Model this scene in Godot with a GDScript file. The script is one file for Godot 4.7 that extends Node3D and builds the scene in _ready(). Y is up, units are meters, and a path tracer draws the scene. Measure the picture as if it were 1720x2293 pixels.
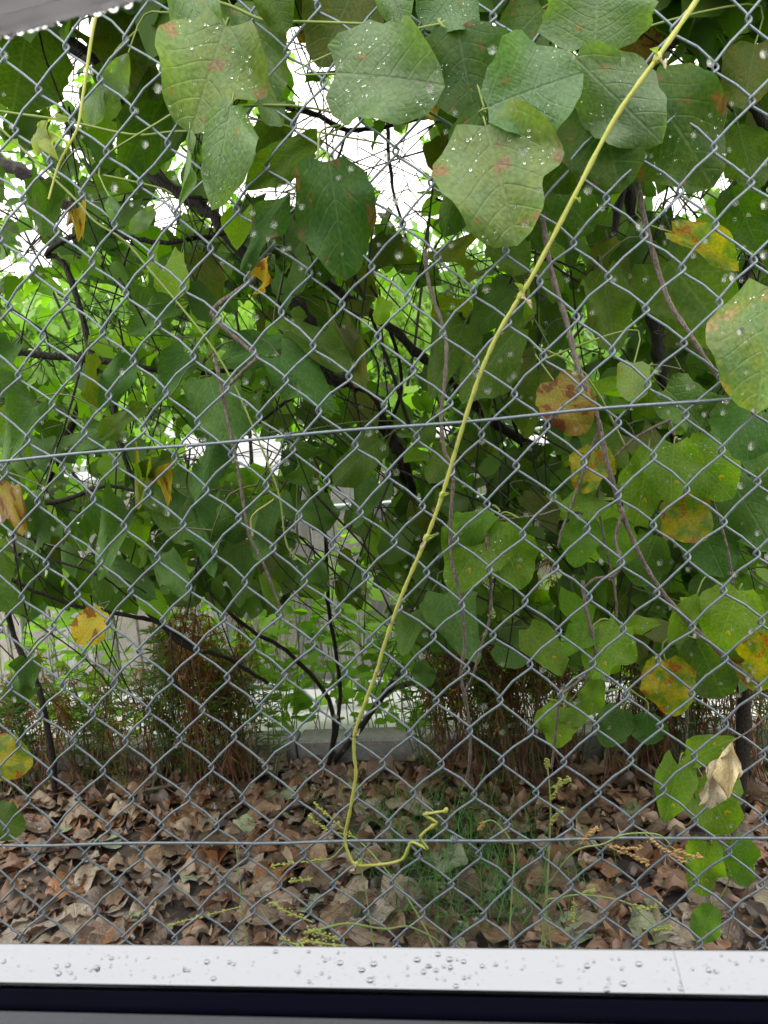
extends Node3D
# A chain-link fence grown over with kudzu, seen through the wet side window of a parked car.

const EYE := Vector3(0, 1.15, 0)
const FOCAL := 1721.0            # pixels of the 1720 x 2293 photograph
var view: Basis
var rng := RandomNumberGenerator.new()
var taken := {}

# ---------------------------------------------------------------- mesh helpers
class MB:
	var v := PackedVector3Array()
	var n := PackedVector3Array()
	var uv := PackedVector2Array()
	var c := PackedColorArray()
	var ix := PackedInt32Array()
	func add(p: Vector3, nn: Vector3, u := Vector2.ZERO, col := Color.WHITE) -> int:
		v.append(p); n.append(nn); uv.append(u); c.append(col)
		return v.size() - 1
	func tri(a: int, b: int, d: int) -> void:
		var g := (v[d] - v[a]).cross(v[b] - v[a])
		if g.dot(n[a] + n[b] + n[d]) < 0.0:
			ix.append(a); ix.append(d); ix.append(b)
		else:
			ix.append(a); ix.append(b); ix.append(d)
	func quad(a: int, b: int, d: int, e: int) -> void:
		tri(a, b, d); tri(a, d, e)
	func face(p: Array, nn: Vector3) -> void:
		var s := v.size()
		var w := nn.cross(Vector3.UP) if absf(nn.y) < 0.9 else Vector3.RIGHT
		w = w.normalized()
		var h := nn.cross(w)
		for q in p:
			add(q, nn, Vector2((q as Vector3).dot(w), (q as Vector3).dot(h)))
		for k in range(1, p.size() - 1):
			tri(s, s + k, s + k + 1)
	func mesh(colored := false) -> ArrayMesh:
		var a := []
		a.resize(Mesh.ARRAY_MAX)
		a[Mesh.ARRAY_VERTEX] = v; a[Mesh.ARRAY_NORMAL] = n; a[Mesh.ARRAY_TEX_UV] = uv; a[Mesh.ARRAY_INDEX] = ix
		if colored:
			a[Mesh.ARRAY_COLOR] = c
		var m := ArrayMesh.new()
		m.add_surface_from_arrays(Mesh.PRIMITIVE_TRIANGLES, a)
		return m

func numbered(called: String) -> String:
	var k: int = taken.get(called, 0)
	taken[called] = k + 1
	return called if k == 0 else "%s_%03d" % [called, k]

func thing(called: String, label: String, category: String, where := Vector3.ZERO, group := "") -> Node3D:
	var o := Node3D.new()
	o.name = numbered(called)
	o.position = where
	add_child(o)
	tag(o, label, category, group)
	return o

func tag(o: Node, label: String, category: String, group := "", kind := "") -> void:
	if label: o.set_meta("label", label)
	if category: o.set_meta("category", category)
	if group: o.set_meta("group", group)
	if kind: o.set_meta("kind", kind)

func part(called: String, m: Mesh, mat: Material, parent: Node, at := Transform3D(), kind := "") -> MeshInstance3D:
	var o := MeshInstance3D.new()
	o.name = numbered(called) if parent == self else called
	o.mesh = m
	o.material_override = mat
	o.transform = at
	parent.add_child(o, true)
	if kind: o.set_meta("kind", kind)
	return o

func structure(called: String, m: Mesh, mat: Material, at := Transform3D()) -> MeshInstance3D:
	var o := part(called, m, mat, self, at)
	o.set_meta("kind", "structure")
	return o

# the point where a pixel's direction meets the upright plane "depth" metres in front of the car
func at(px: float, py: float, depth: float) -> Vector3:
	var d := view * Vector3((px - 860.0) / FOCAL, (1146.5 - py) / FOCAL, -1.0)
	return EYE + d * (depth / -d.z)

# and the ground point in that direction
func ground_at(px: float, py: float) -> Vector3:
	var d := view * Vector3((px - 860.0) / FOCAL, (1146.5 - py) / FOCAL, -1.0)
	return EYE + d * (EYE.y / -d.y)

func smooth_line(p: PackedVector3Array, each: int) -> PackedVector3Array:
	var o := PackedVector3Array()
	for i in p.size() - 1:
		var a := p[maxi(i - 1, 0)]
		var b := p[i]
		var c := p[i + 1]
		var d := p[mini(i + 2, p.size() - 1)]
		for k in each:
			o.append(b.cubic_interpolate(c, a, d, float(k) / each))
	o.append(p[-1])
	return o

func tube(mb: MB, p: PackedVector3Array, r0: float, r1: float, sides := 6, lump := 0.0) -> void:
	var cnt := p.size()
	if cnt < 2: return
	var t := (p[1] - p[0]).normalized()
	var s := t.cross(Vector3(0.3, 0.2, 0.93)).normalized()
	var start := mb.v.size()
	var run := 0.0
	for i in cnt:
		var nt := (p[mini(i + 1, cnt - 1)] - p[maxi(i - 1, 0)]).normalized()
		s = (s - nt * s.dot(nt)).normalized()
		var b := nt.cross(s)
		var r := lerpf(r0, r1, float(i) / (cnt - 1)) * (1.0 + lump * sin(i * 2.7) * cos(i * 1.3 + r0 * 900.0))
		if i > 0: run += p[i].distance_to(p[i - 1])
		for k in sides:
			var an := TAU * k / sides
			var nn := s * cos(an) + b * sin(an)
			mb.add(p[i] + nn * r, nn, Vector2(float(k) / sides, run * 8.0))
	for i in cnt - 1:
		for k in sides:
			var a := start + i * sides + k
			var d := start + i * sides + (k + 1) % sides
			mb.quad(a, d, d + sides, a + sides)
	for e in [0, cnt - 1]:
		var nn := (p[0] - p[1]).normalized() if e == 0 else (p[-1] - p[-2]).normalized()
		var m := mb.add(p[e], nn)
		var ring := []
		for k in sides:
			ring.append(mb.add(mb.v[start + e * sides + k], nn))
		for k in sides:
			mb.tri(m, ring[k], ring[(k + 1) % sides])

func ball(mb: MB, at_: Vector3, b: Basis, seg := 7, rows := 5) -> void:
	var start := mb.v.size()
	for i in rows + 1:
		var th := PI * i / rows
		for k in seg:
			var ph := TAU * k / seg
			var q := Vector3(sin(th) * cos(ph), cos(th), sin(th) * sin(ph))
			mb.add(at_ + b * q, (b.inverse().transposed() * q).normalized())
	for i in rows:
		for k in seg:
			var a := start + i * seg + k
			var d := start + i * seg + (k + 1) % seg
			mb.quad(a, d, d + seg, a + seg)

# a box with chamfered edges, centred
func cbox(mb: MB, mid: Vector3, size: Vector3, e: float, b := Basis()) -> void:
	var h := size * 0.5
	var q := func(x: int, y: int, z: int, keep: int) -> Vector3:
		var w := Vector3(x * (h.x - (0.0 if keep == 0 else e)), y * (h.y - (0.0 if keep == 1 else e)), z * (h.z - (0.0 if keep == 2 else e)))
		return mid + b * w
	for s in [-1, 1]:
		mb.face([q.call(s, -1, -1, 0), q.call(s, 1, -1, 0), q.call(s, 1, 1, 0), q.call(s, -1, 1, 0)], b * Vector3(s, 0, 0))
		mb.face([q.call(-1, s, -1, 1), q.call(1, s, -1, 1), q.call(1, s, 1, 1), q.call(-1, s, 1, 1)], b * Vector3(0, s, 0))
		mb.face([q.call(-1, -1, s, 2), q.call(1, -1, s, 2), q.call(1, 1, s, 2), q.call(-1, 1, s, 2)], b * Vector3(0, 0, s))
		for r in [-1, 1]:
			mb.face([q.call(s, r, -1, 0), q.call(s, r, 1, 0), q.call(s, r, 1, 1), q.call(s, r, -1, 1)], b * Vector3(s, r, 0).normalized())
			mb.face([q.call(s, -1, r, 0), q.call(s, 1, r, 0), q.call(s, 1, r, 2), q.call(s, -1, r, 2)], b * Vector3(s, 0, r).normalized())
			mb.face([q.call(-1, s, r, 1), q.call(1, s, r, 1), q.call(1, s, r, 2), q.call(-1, s, r, 2)], b * Vector3(0, s, r).normalized())
			for w in [-1, 1]:
				mb.face([q.call(s, r, w, 0), q.call(s, r, w, 1), q.call(s, r, w, 2)], b * Vector3(s, r, w).normalized())

# ---------------------------------------------------------------- textures and materials
func srgb(r: float, g: float, b: float, a := 1.0) -> Color:
	return Color(r, g, b, a).linear_to_srgb()

func noise(sd: int, freq: float, oct := 3) -> FastNoiseLite:
	var f := FastNoiseLite.new()
	f.seed = sd
	f.noise_type = FastNoiseLite.TYPE_SIMPLEX_SMOOTH
	f.frequency = freq
	f.fractal_octaves = oct
	return f

# how strongly a vein runs through the leaf's point (u across, t along)
func vein(u: float, t: float) -> float:
	var m := 1.0 - smoothstep(0.006, 0.022, absf(u))
	var s := (t - absf(u) * 0.75 + 0.02 * sin(absf(u) * 14.0)) * 6.0
	var d := absf(s - roundf(s))
	var l := (1.0 - smoothstep(0.025, 0.07, d)) * (1.0 - smoothstep(0.25, 0.48, absf(u))) * 0.75
	var s2 := (t * 0.8 + absf(u) * 1.2) * 21.0
	var f := (1.0 - smoothstep(0.05, 0.2, absf(s2 - roundf(s2)))) * 0.22
	return maxf(m, maxf(l, f))

func leaf_texture(sd: int, base: Color, alt: Color, veins: Color, spot: Color, amount: float, midrib := 0.0, specks := 0.3) -> ImageTexture:
	var s := 160
	var im := Image.create(s, s, false, Image.FORMAT_RGB8)
	var n1 := noise(sd, 0.018)
	var n2 := noise(sd + 1, 0.11)
	var n3 := noise(sd + 2, 0.016, 4)
	for y in s:
		var t := (y + 0.5) / s
		for x in s:
			var u := (x + 0.5) / s - 0.5
			var c := base.lerp(alt, clampf(0.5 + 1.3 * n1.get_noise_2d(x, y), 0.0, 1.0))
			c = c.lerp(veins, vein(u, t) * 0.62)
			c = c * (1.0 + 0.30 * n2.get_noise_2d(x, y))
			var b := n3.get_noise_2d(x, y) + amount - 0.55 + 0.30 * smoothstep(0.34, 0.5, absf(u)) * (1.0 if amount > 0.1 else 0.0)
			b += midrib * (1.0 - smoothstep(0.0, 0.13, absf(u + 0.05 * sin(t * 7.0)))) * smoothstep(-0.35, 0.15, n1.get_noise_2d(y, x + 40))
			if b > -0.07:
				c = c.lerp(alt.lerp(spot, 0.3), smoothstep(-0.07, 0.06, b) * 0.7)
			if b > 0.03:
				c = c.lerp(spot * (0.75 + 0.6 * (0.5 + n2.get_noise_2d(x + 90, y))), smoothstep(0.03, 0.11, b))
			if specks > 0.0 and n2.get_noise_2d(x * 2.2 + 300, y * 2.2) > 0.80 - 0.2 * specks:
				c = c.lerp(spot, 0.55)
			im.set_pixel(x, y, Color(c.r, c.g, c.b).linear_to_srgb())
	return ImageTexture.create_from_image(im)

var leaf_relief: ImageTexture
func make_relief() -> void:
	var s := 192
	var im := Image.create(s, s, false, Image.FORMAT_L8)
	var n := noise(5, 0.07)
	for y in s:
		for x in s:
			var g := 0.62 + 0.28 * n.get_noise_2d(x, y) - 0.5 * vein((x + 0.5) / s - 0.5, (y + 0.5) / s)
			im.set_pixel(x, y, Color(g, g, g))
	leaf_relief = ImageTexture.create_from_image(im)

func leaf_material(tex: Texture2D, tint: Color, through: Color, rough := 0.36, relief := 0.12) -> StandardMaterial3D:
	var m := StandardMaterial3D.new()
	m.albedo_texture = tex
	m.albedo_color = tint
	m.roughness = rough
	m.metallic_specular = 0.5
	m.heightmap_enabled = true
	m.heightmap_texture = leaf_relief
	m.heightmap_scale = relief
	m.cull_mode = BaseMaterial3D.CULL_DISABLED
	if through.a > 0.0:
		m.backlight_enabled = true
		m.backlight = Color(through.r, through.g, through.b)
	return m

func grain_texture(sd: int, a: Color, b: Color, c: Color, fx: float, fy: float, size := 256) -> ImageTexture:
	var im := Image.create(size, size, false, Image.FORMAT_RGB8)
	var n1 := noise(sd, 0.02, 4)
	var n2 := noise(sd + 7, 0.09, 3)
	for y in size:
		for x in size:
			var k := clampf(0.5 + 0.9 * n1.get_noise_2d(x * fx, y * fy), 0.0, 1.0)
			var q := a.lerp(b, k)
			q = q.lerp(c, smoothstep(0.1, 0.5, n2.get_noise_2d(x * fx, y * fy)))
			im.set_pixel(x, y, Color(q.r, q.g, q.b).linear_to_srgb())
	return ImageTexture.create_from_image(im)

func plain(c: Color, rough := 0.6, metal := 0.0, tex: Texture2D = null, world_scale := 0.0) -> StandardMaterial3D:
	var m := StandardMaterial3D.new()
	m.albedo_color = c
	m.roughness = rough
	m.metallic = metal
	if tex:
		m.albedo_texture = tex
	if world_scale > 0.0:
		m.uv1_triplanar = true
		m.uv1_world_triplanar = true
		m.uv1_scale = Vector3.ONE * world_scale
	return m

# ---------------------------------------------------------------- leaves
func half_width(shape: int, t: float, side: int) -> float:
	match shape:
		0: return 0.5 * pow(sin(PI * pow(t * 0.965 + 0.035, 0.78)), 0.56)
		1: return 0.5 * pow(clampf((t + 0.06) / 0.46, 0.0, 1.0), 0.55) if t < 0.4 else 0.5 * pow(1.0 - pow((t - 0.4) / 0.6, 2.1), 0.7)
		2:
			if t < 0.5: return 0.5 * pow(clampf((t + 0.06) / 0.36, 0.0, 1.0), 0.5)
			var low := 0.27 if side == 0 else 0.36
			if t < 0.62: return lerpf(0.5, low, smoothstep(0.5, 0.62, t))
			return low * pow(maxf(0.0, 1.0 - pow((t - 0.62) / 0.38, 2.4)), 0.6)
		3: return 0.5 * pow(sin(PI * pow(t * 0.97 + 0.03, 0.75)), 0.75) * (1.0 if side == 0 else 0.66)
		4: return 0.5 * pow(clampf((t + 0.14) / 0.46, 0.0, 1.0), 0.5) if t < 0.32 else 0.5 * pow(1.0 - (t - 0.32) / 0.68, 0.72)
	return 0.5 * pow(sin(PI * clampf(t, 0.0, 1.0)), 0.8)

const CORDATE := [0.05, 0.02, 0.06, 0.05, 0.13, 0.0]

func leaf_mesh(shape: int, sd: int, rows: int, cols: int, fold: float, bend: float, ruffle: float, tooth := 0.05) -> ArrayMesh:
	var r := RandomNumberGenerator.new()
	r.seed = sd
	var p1 := r.randf() * TAU
	var p2 := r.randf() * TAU
	var twist := r.randf_range(-0.12, 0.12)
	var pts := []
	for i in rows + 1:
		var t := float(i) / rows
		t = t * (1.0 + 0.12 * (1.0 - t)) if t < 1.0 else 1.0
		var line := []
		for k in cols + 1:
			var u := -1.0 + 2.0 * k / cols
			var a := absf(u)
			var hw := half_width(shape, t, 0 if u < 0 else 1)
			hw *= 1.0 + a * a * (0.035 * sin(t * 15.0 + p1 * (1.0 if u < 0 else 1.7)) + 0.03 * sin(t * 31.0 + p2))
			if a > 0.99: hw *= 1.0 + r.randf_range(-tooth, tooth)
			var x := hw * u
			var y: float = t - float(CORDATE[shape]) * pow(a, 1.4) * pow(1.0 - t, 2.0) * 1.6
			var z := fold * absf(x) - bend * t * t + ruffle * (sin(t * 7.5 + p1 + u) * a * a * hw * 2.0 + 0.4 * sin(t * 13.0 + p2 + u * 2.0) * a * hw)
			z += twist * x * t
			line.append(Vector3(x, y, z))
		pts.append(line)
	var mb := MB.new()
	for i in rows + 1:
		for k in cols + 1:
			var p: Vector3 = pts[i][k]
			var dx: Vector3 = pts[i][mini(k + 1, cols)] - pts[i][maxi(k - 1, 0)]
			var dy: Vector3 = pts[mini(i + 1, rows)][k] - pts[maxi(i - 1, 0)][k]
			var nn := dx.cross(dy)
			if i == rows or nn.length() < 1e-6: nn = mb.n[-cols - 1] if i > 0 else Vector3.BACK
			mb.add(p, nn.normalized(), Vector2(p.x + 0.5, clampf(p.y, 0.0, 1.0)))
	var w := cols + 1
	for i in rows:
		for k in cols:
			var a := i * w + k
			if i == rows - 1: mb.tri(a, a + 1, a + w)
			else: mb.quad(a, a + 1, a + 1 + w, a + w)
	return mb.mesh()

func drops_for(shape: int, fold: float, bend: float, count: int, sd: int) -> ArrayMesh:
	var r := RandomNumberGenerator.new()
	r.seed = sd
	var mb := MB.new()
	for i in count:
		var t := r.randf_range(0.06, 0.93)
		var u := r.randf_range(-0.9, 0.9)
		var x := half_width(shape, t, 0 if u < 0 else 1) * u
		var s := 0.0035 + 0.010 * pow(r.randf(), 3.0)
		ball(mb, Vector3(x, t - 0.03 * (1.0 - t), fold * absf(x) - bend * t * t + s * 0.2), Basis.from_scale(Vector3(s, s * r.randf_range(1.0, 1.6), s * 0.6)), 6, 4)
	return mb.mesh()

var hero_mesh := []      # [shape][variant]
var hero_drops := []
var small_mesh := []
var small_mass: ArrayMesh
var M := {}              # materials by colour name
var water: StandardMaterial3D

func make_leaves() -> void:
	for s in 6:
		var a := []
		var d := []
		var b := []
		for k in 3:
			var fold: float = [0.22, -0.18, 0.45][k]
			var bend: float = [0.16, 0.34, 0.08][k]
			a.append(leaf_mesh(s, 100 + s * 10 + k, 16, 8, fold, bend, 0.20, 0.03))
			d.append(drops_for(s, fold, bend, 120, 300 + s * 10 + k))
			b.append(leaf_mesh(s, 500 + s * 10 + k, 6, 4, [0.15, -0.15, 0.35][k], [0.12, 0.3, -0.08][k], 0.14, 0.05))
		hero_mesh.append(a); hero_drops.append(d); small_mesh.append(b)
	small_mass = leaf_mesh(0, 777, 5, 4, 0.2, 0.2, 0.12, 0.03)
	make_relief()
	var glow := Color(1.04, 1.12, 0.45)
	var dim := Color(0.72, 0.8, 0.32)
	var rust := Color(0.30, 0.13, 0.05)
	var gold := Color(0.62, 0.42, 0.04)
	var wet := leaf_texture(11, Color(0.225, 0.355, 0.175), Color(0.24, 0.375, 0.16), Color(0.33, 0.45, 0.27), Color(0.36, 0.30, 0.12), 0.0)
	var worn := leaf_texture(21, Color(0.21, 0.34, 0.155), Color(0.26, 0.36, 0.11), Color(0.28, 0.36, 0.17), Color(0.40, 0.27, 0.18), 0.10, 0.42)
	var worn2 := leaf_texture(27, Color(0.20, 0.33, 0.14), Color(0.27, 0.35, 0.10), Color(0.30, 0.38, 0.18), Color(0.42, 0.33, 0.14), 0.16, 0.2)
	var worn3 := leaf_texture(123, Color(0.215, 0.345, 0.16), Color(0.25, 0.36, 0.12), Color(0.30, 0.40, 0.20), Color(0.36, 0.26, 0.17), 0.15, 0.3)
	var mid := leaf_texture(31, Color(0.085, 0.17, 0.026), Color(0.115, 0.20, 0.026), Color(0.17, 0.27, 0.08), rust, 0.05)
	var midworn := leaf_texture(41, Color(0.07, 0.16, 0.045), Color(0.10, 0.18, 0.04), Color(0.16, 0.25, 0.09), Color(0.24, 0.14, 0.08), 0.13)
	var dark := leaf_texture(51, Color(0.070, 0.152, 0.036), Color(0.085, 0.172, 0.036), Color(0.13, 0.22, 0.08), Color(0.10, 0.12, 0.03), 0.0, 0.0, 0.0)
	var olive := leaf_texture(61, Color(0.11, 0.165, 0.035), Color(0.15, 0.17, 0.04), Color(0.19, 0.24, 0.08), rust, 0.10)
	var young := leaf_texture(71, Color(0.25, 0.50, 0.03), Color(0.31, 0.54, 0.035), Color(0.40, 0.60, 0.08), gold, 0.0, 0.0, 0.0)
	var fresh := leaf_texture(75, Color(0.155, 0.31, 0.035), Color(0.20, 0.345, 0.04), Color(0.30, 0.42, 0.10), gold, 0.03, 0.0, 0.05)
	var yellow := leaf_texture(81, Color(0.60, 0.44, 0.03), Color(0.52, 0.48, 0.05), Color(0.55, 0.5, 0.12), Color(0.30, 0.14, 0.03), 0.30)
	var turning := leaf_texture(91, Color(0.16, 0.28, 0.035), Color(0.50, 0.42, 0.03), Color(0.35, 0.40, 0.08), Color(0.38, 0.16, 0.03), 0.20, 0.30)
	var rusty := leaf_texture(95, Color(0.30, 0.28, 0.04), Color(0.34, 0.22, 0.05), Color(0.40, 0.34, 0.1), Color(0.20, 0.09, 0.035), 0.40)
	var pale := leaf_texture(97, Color(0.42, 0.48, 0.18), Color(0.40, 0.50, 0.24), Color(0.52, 0.55, 0.30), gold, 0.04, 0.0, 0.0)
	var beige := leaf_texture(99, Color(0.56, 0.48, 0.32), Color(0.66, 0.60, 0.45), Color(0.48, 0.38, 0.24), Color(0.34, 0.24, 0.13), 0.12)
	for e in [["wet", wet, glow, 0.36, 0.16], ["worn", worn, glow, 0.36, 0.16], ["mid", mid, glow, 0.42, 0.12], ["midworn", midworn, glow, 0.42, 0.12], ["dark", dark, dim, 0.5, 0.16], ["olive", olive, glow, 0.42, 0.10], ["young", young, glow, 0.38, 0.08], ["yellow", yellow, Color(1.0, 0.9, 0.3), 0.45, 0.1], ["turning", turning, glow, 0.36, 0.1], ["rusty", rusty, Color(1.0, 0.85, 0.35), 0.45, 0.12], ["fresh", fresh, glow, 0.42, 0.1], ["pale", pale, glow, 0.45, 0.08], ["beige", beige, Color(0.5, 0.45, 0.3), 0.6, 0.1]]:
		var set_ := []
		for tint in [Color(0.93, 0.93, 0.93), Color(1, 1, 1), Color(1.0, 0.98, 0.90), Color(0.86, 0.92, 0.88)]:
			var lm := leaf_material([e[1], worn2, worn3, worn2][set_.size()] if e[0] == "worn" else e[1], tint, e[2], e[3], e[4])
			if e[0] == "dark": lm.metallic_specular = 0.26
			elif not e[0] in ["wet", "worn"]: lm.metallic_specular = 0.36
			if e[0] in ["wet", "worn"]:
				lm.clearcoat_enabled = true
				lm.clearcoat = 0.3
				lm.clearcoat_roughness = 0.22
			set_.append(lm)
		M[e[0]] = set_
	for f in [["tan", 0.20, 0.122, 0.066, 0.135, 0.08, 0.043], ["greyish", 0.25, 0.205, 0.155, 0.175, 0.14, 0.105], ["russet", 0.20, 0.088, 0.028, 0.135, 0.056, 0.02], ["umber", 0.088, 0.052, 0.028, 0.06, 0.035, 0.02], ["sage", 0.20, 0.235, 0.14, 0.16, 0.19, 0.10]]:
		var tx := leaf_texture(700 + hash(f[0]) % 97, Color(f[1], f[2], f[3]), Color(f[4], f[5], f[6]), Color(f[1], f[2], f[3]) * 1.35, Color(f[4], f[5], f[6]) * 0.5, 0.22, 0.0, 0.5)
		var set2 := []
		for tint in [Color(1, 1, 1), Color(0.86, 0.84, 0.82), Color(0.94, 0.96, 1.0)]:
			set2.append(leaf_material(tx, tint, Color(0, 0, 0, 0), 0.32, 0.26))
		M[f[0]] = set2
	water = StandardMaterial3D.new()
	water.albedo_color = Color(1, 1, 1, 0.0)
	water.roughness = 0.0
	water.refraction_enabled = true
	water.refraction_scale = 0.033
	water.transparency = BaseMaterial3D.TRANSPARENCY_ALPHA

func leaf_place(base: Vector3, tip: Vector3, width: float, facing: Vector3) -> Transform3D:
	var y := tip - base
	var l := y.length()
	var yn := y / l
	var z := (facing - yn * facing.dot(yn)).normalized()
	var x := yn.cross(z)
	return Transform3D(Basis(x * width, y, z * l), base)

# ---------------------------------------------------------------- plants
# A plant keeps its stems as lines; each leaf's stalk runs to the nearest stem or leaf that is there already.
class Plant:
	var node: Node3D
	var wood := MB.new()
	var green := MB.new()
	var knots := PackedVector3Array()
	var leaves := 0
	var others := 0
	var bark: Material
	var stalk: Material

var plants := {}

func plant(key: String, called: String, label: String, category: String, root: Vector3, bark: Material, stalk: Material) -> Plant:
	var p := Plant.new()
	p.node = thing(called, label, category, root)
	p.bark = bark
	p.stalk = stalk
	plants[key] = p
	return p

# a stem through pixels [x, y, depth]
func limb(p: Plant, px: Array, r0: float, r1: float, sides := 7, wooden := true) -> void:
	var l := PackedVector3Array()
	for q in px:
		l.append(at(q[0], q[1], q[2]) - p.node.position)
	limb3(p, l, r0, r1, sides, wooden)

func limb3(p: Plant, l: PackedVector3Array, r0: float, r1: float, sides := 7, wooden := true) -> void:
	var s := smooth_line(l, 6)
	for i in s.size():
		if i > 0 and i < s.size() - 1:
			s[i] += Vector3(rng.randf() - 0.5, rng.randf() - 0.5, rng.randf() - 0.5) * r0 * 0.5
	tube(p.wood if wooden else p.green, s, r0, r1, sides, 0.12)
	for i in range(0, s.size(), 3):
		p.knots.append(s[i])

func stalk_to(p: Plant, base: Vector3, dir: Vector3, r: float, reach := 0.4) -> void:
	var best := -1
	var bd := reach
	for i in p.knots.size():
		var k := p.knots[i]
		var d := k.distance_to(base) + (0.06 if k.y < base.y - 0.02 else 0.0)
		if d < bd and d > 0.015:
			bd = d
			best = i
	var l := PackedVector3Array()
	if best >= 0:
		var k := p.knots[best]
		var out := base - dir * minf(0.05, bd * 0.4)
		var mid := (k + out) * 0.5 + Vector3(rng.randf_range(-0.1, 0.1), rng.randf_range(0.0, 0.16), rng.randf_range(-0.08, 0.08)) * bd
		l = smooth_line(PackedVector3Array([base, out, mid, k]), 3)
	else:
		l = smooth_line(PackedVector3Array([base, base - dir * 0.05, base - dir * 0.08 + Vector3(rng.randf_range(-0.05, 0.05), 0.06, -0.03)]), 3)
	tube(p.green if bd < 0.2 else p.wood, l, r * 0.75, r * 1.2, 4)
	p.knots.append(base - dir * 0.03)

func put_leaf(p: Plant, mesh: Mesh, mat: Material, base: Vector3, tip: Vector3, width: float, facing: Vector3, stalk := 0.0013, drops: Mesh = null) -> void:
	var b := base - p.node.position
	var t := tip - p.node.position
	stalk_to(p, b, (t - b).normalized(), stalk)
	var o := part("leaf", mesh, mat, p.node, leaf_place(b, t, width, facing))
	p.leaves += 1
	if drops:
		part("raindrops", drops, water, o, Transform3D(), "stuff")

func finish(p: Plant) -> void:
	if p.wood.v.size(): part("branches" if p.bark != p.stalk else "stem", p.wood.mesh(), p.bark, p.node)
	if p.green.v.size(): part("leaf_stalks", p.green.mesh(), p.stalk, p.node, Transform3D(), "stuff")

# a leaf drawn by hand: plant, colour, shape, variant, base px, tip px, width px, depth at base, depth at tip, drops
func hero(key: String, color: String, shape: int, k: int, bx: float, by: float, tx: float, ty: float, w: float, z0: float, z1: float, lean := 0.0, wet := false) -> void:
	var p: Plant = plants[key]
	var b := at(bx, by, z0)
	var t := at(tx, ty, z1)
	var wm := w / FOCAL * z0 * 1.02
	var f := (EYE - b).normalized() + Vector3(lean, 0.35, 0.0)
	put_leaf(p, hero_mesh[shape][k], M[color][rng.randi() % 4], b, t, wm, f, 0.0014, hero_drops[shape][k] if wet else null)

# openings through which the photograph shows the sky: [x, y, rx, ry]
const GAPS := [[135, 165, 36, 42], [187, 55, 26, 32], [672, 25, 28, 34], [692, 130, 28, 34], [715, 262, 58, 48], [840, 345, 44, 42], [137, 475, 40, 36], [535, 385, 26, 22], [648, 430, 30, 26], [382, 460, 24, 22], [900, 365, 40, 72], [1270, 262, 50, 58], [1130, 545, 75, 52], [977, 562, 24, 22], [928, 475, 30, 32], [1530, 452, 32, 28], [1617, 362, 28, 28], [1640, 535, 22, 34], [1310, 465, 18, 16], [70, 560, 26, 22], [300, 165, 20, 18], [505, 240, 16, 22]]
# and openings to the wall, the street and the far trees
const VIEWS := [[120, 800, 46, 40], [60, 700, 36, 40], [250, 690, 60, 36], [330, 930, 40, 40], [430, 1000, 40, 36], [190, 1060, 36, 26], [540, 720, 30, 30], [700, 880, 36, 40], [1010, 620, 30, 30], [1400, 780, 30, 30], [1560, 520, 24, 26], [900, 740, 62, 130], [580, 1000, 60, 45], [700, 1170, 55, 80], [735, 1400, 42, 66], [380, 1470, 42, 60], [170, 690, 40, 45], [1185, 945, 45, 45], [1290, 780, 36, 60], [960, 940, 60, 40], [780, 1100, 40, 45], [905, 1560, 60, 60], [1240, 1270, 40, 50]]

func in_gap(px: float, py: float, grow: float) -> bool:
	for g in GAPS:
		if Vector2((px - g[0]) / (g[2] * 1.05 + grow), (py - g[1]) / (g[3] * 1.05 + grow)).length_squared() < 1.0: return true
	for g in VIEWS:
		if Vector2((px - g[0]) / (g[2] + grow * 0.7), (py - g[1]) / (g[3] + grow * 0.7)).length_squared() < 1.0: return true
	return false

# small leaves past counting: one part of the plant. areas: [x0, x1, y0, y1, weight] in pixels
func mass(p: Plant, areas: Array, count: int, z0: float, z1: float, s0: float, s1: float, cols: Array) -> void:
	var where := []
	var tint := []
	var total := 0.0
	for a in areas: total += a[4]
	var tries := 0
	while where.size() < count and tries < count * 12:
		tries += 1
		var pick := rng.randf() * total
		var a: Array = areas[0]
		for q in areas:
			a = q
			pick -= q[4]
			if pick <= 0.0: break
		var px := rng.randf_range(a[0], a[1])
		var py := rng.randf_range(a[2], a[3])
		var z := rng.randf_range(z0, z1)
		var s := rng.randf_range(s0, s1)
		if in_gap(px, py, s * 0.45 / z * FOCAL): continue
		var mid := at(px, py, z)
		if mid.y < 0.15: continue
		var dir := Vector3(rng.randf_range(-0.9, 0.9), rng.randf_range(-1.0, 0.1), rng.randf_range(-0.4, 0.5)).normalized()
		where.append(leaf_place(mid - p.node.position, mid - p.node.position + dir * s, s * rng.randf_range(0.55, 0.85), Vector3(rng.randf_range(-0.6, 0.6), rng.randf_range(0.3, 1.0), rng.randf_range(-0.2, 0.9))))
		tint.append((cols[rng.randi() % cols.size()] as Color) * rng.randf_range(0.75, 1.25))
	var mm := MultiMesh.new()
	mm.transform_format = MultiMesh.TRANSFORM_3D
	mm.use_colors = true
	mm.mesh = small_mass
	mm.instance_count = where.size()
	for i in where.size():
		mm.set_instance_transform(i, where[i])
		mm.set_instance_color(i, tint[i])
	var o := MultiMeshInstance3D.new()
	o.name = "foliage"
	o.multimesh = mm
	o.material_override = M.herb_leaf
	o.set_meta("kind", "stuff")
	p.node.add_child(o, true)

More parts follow.
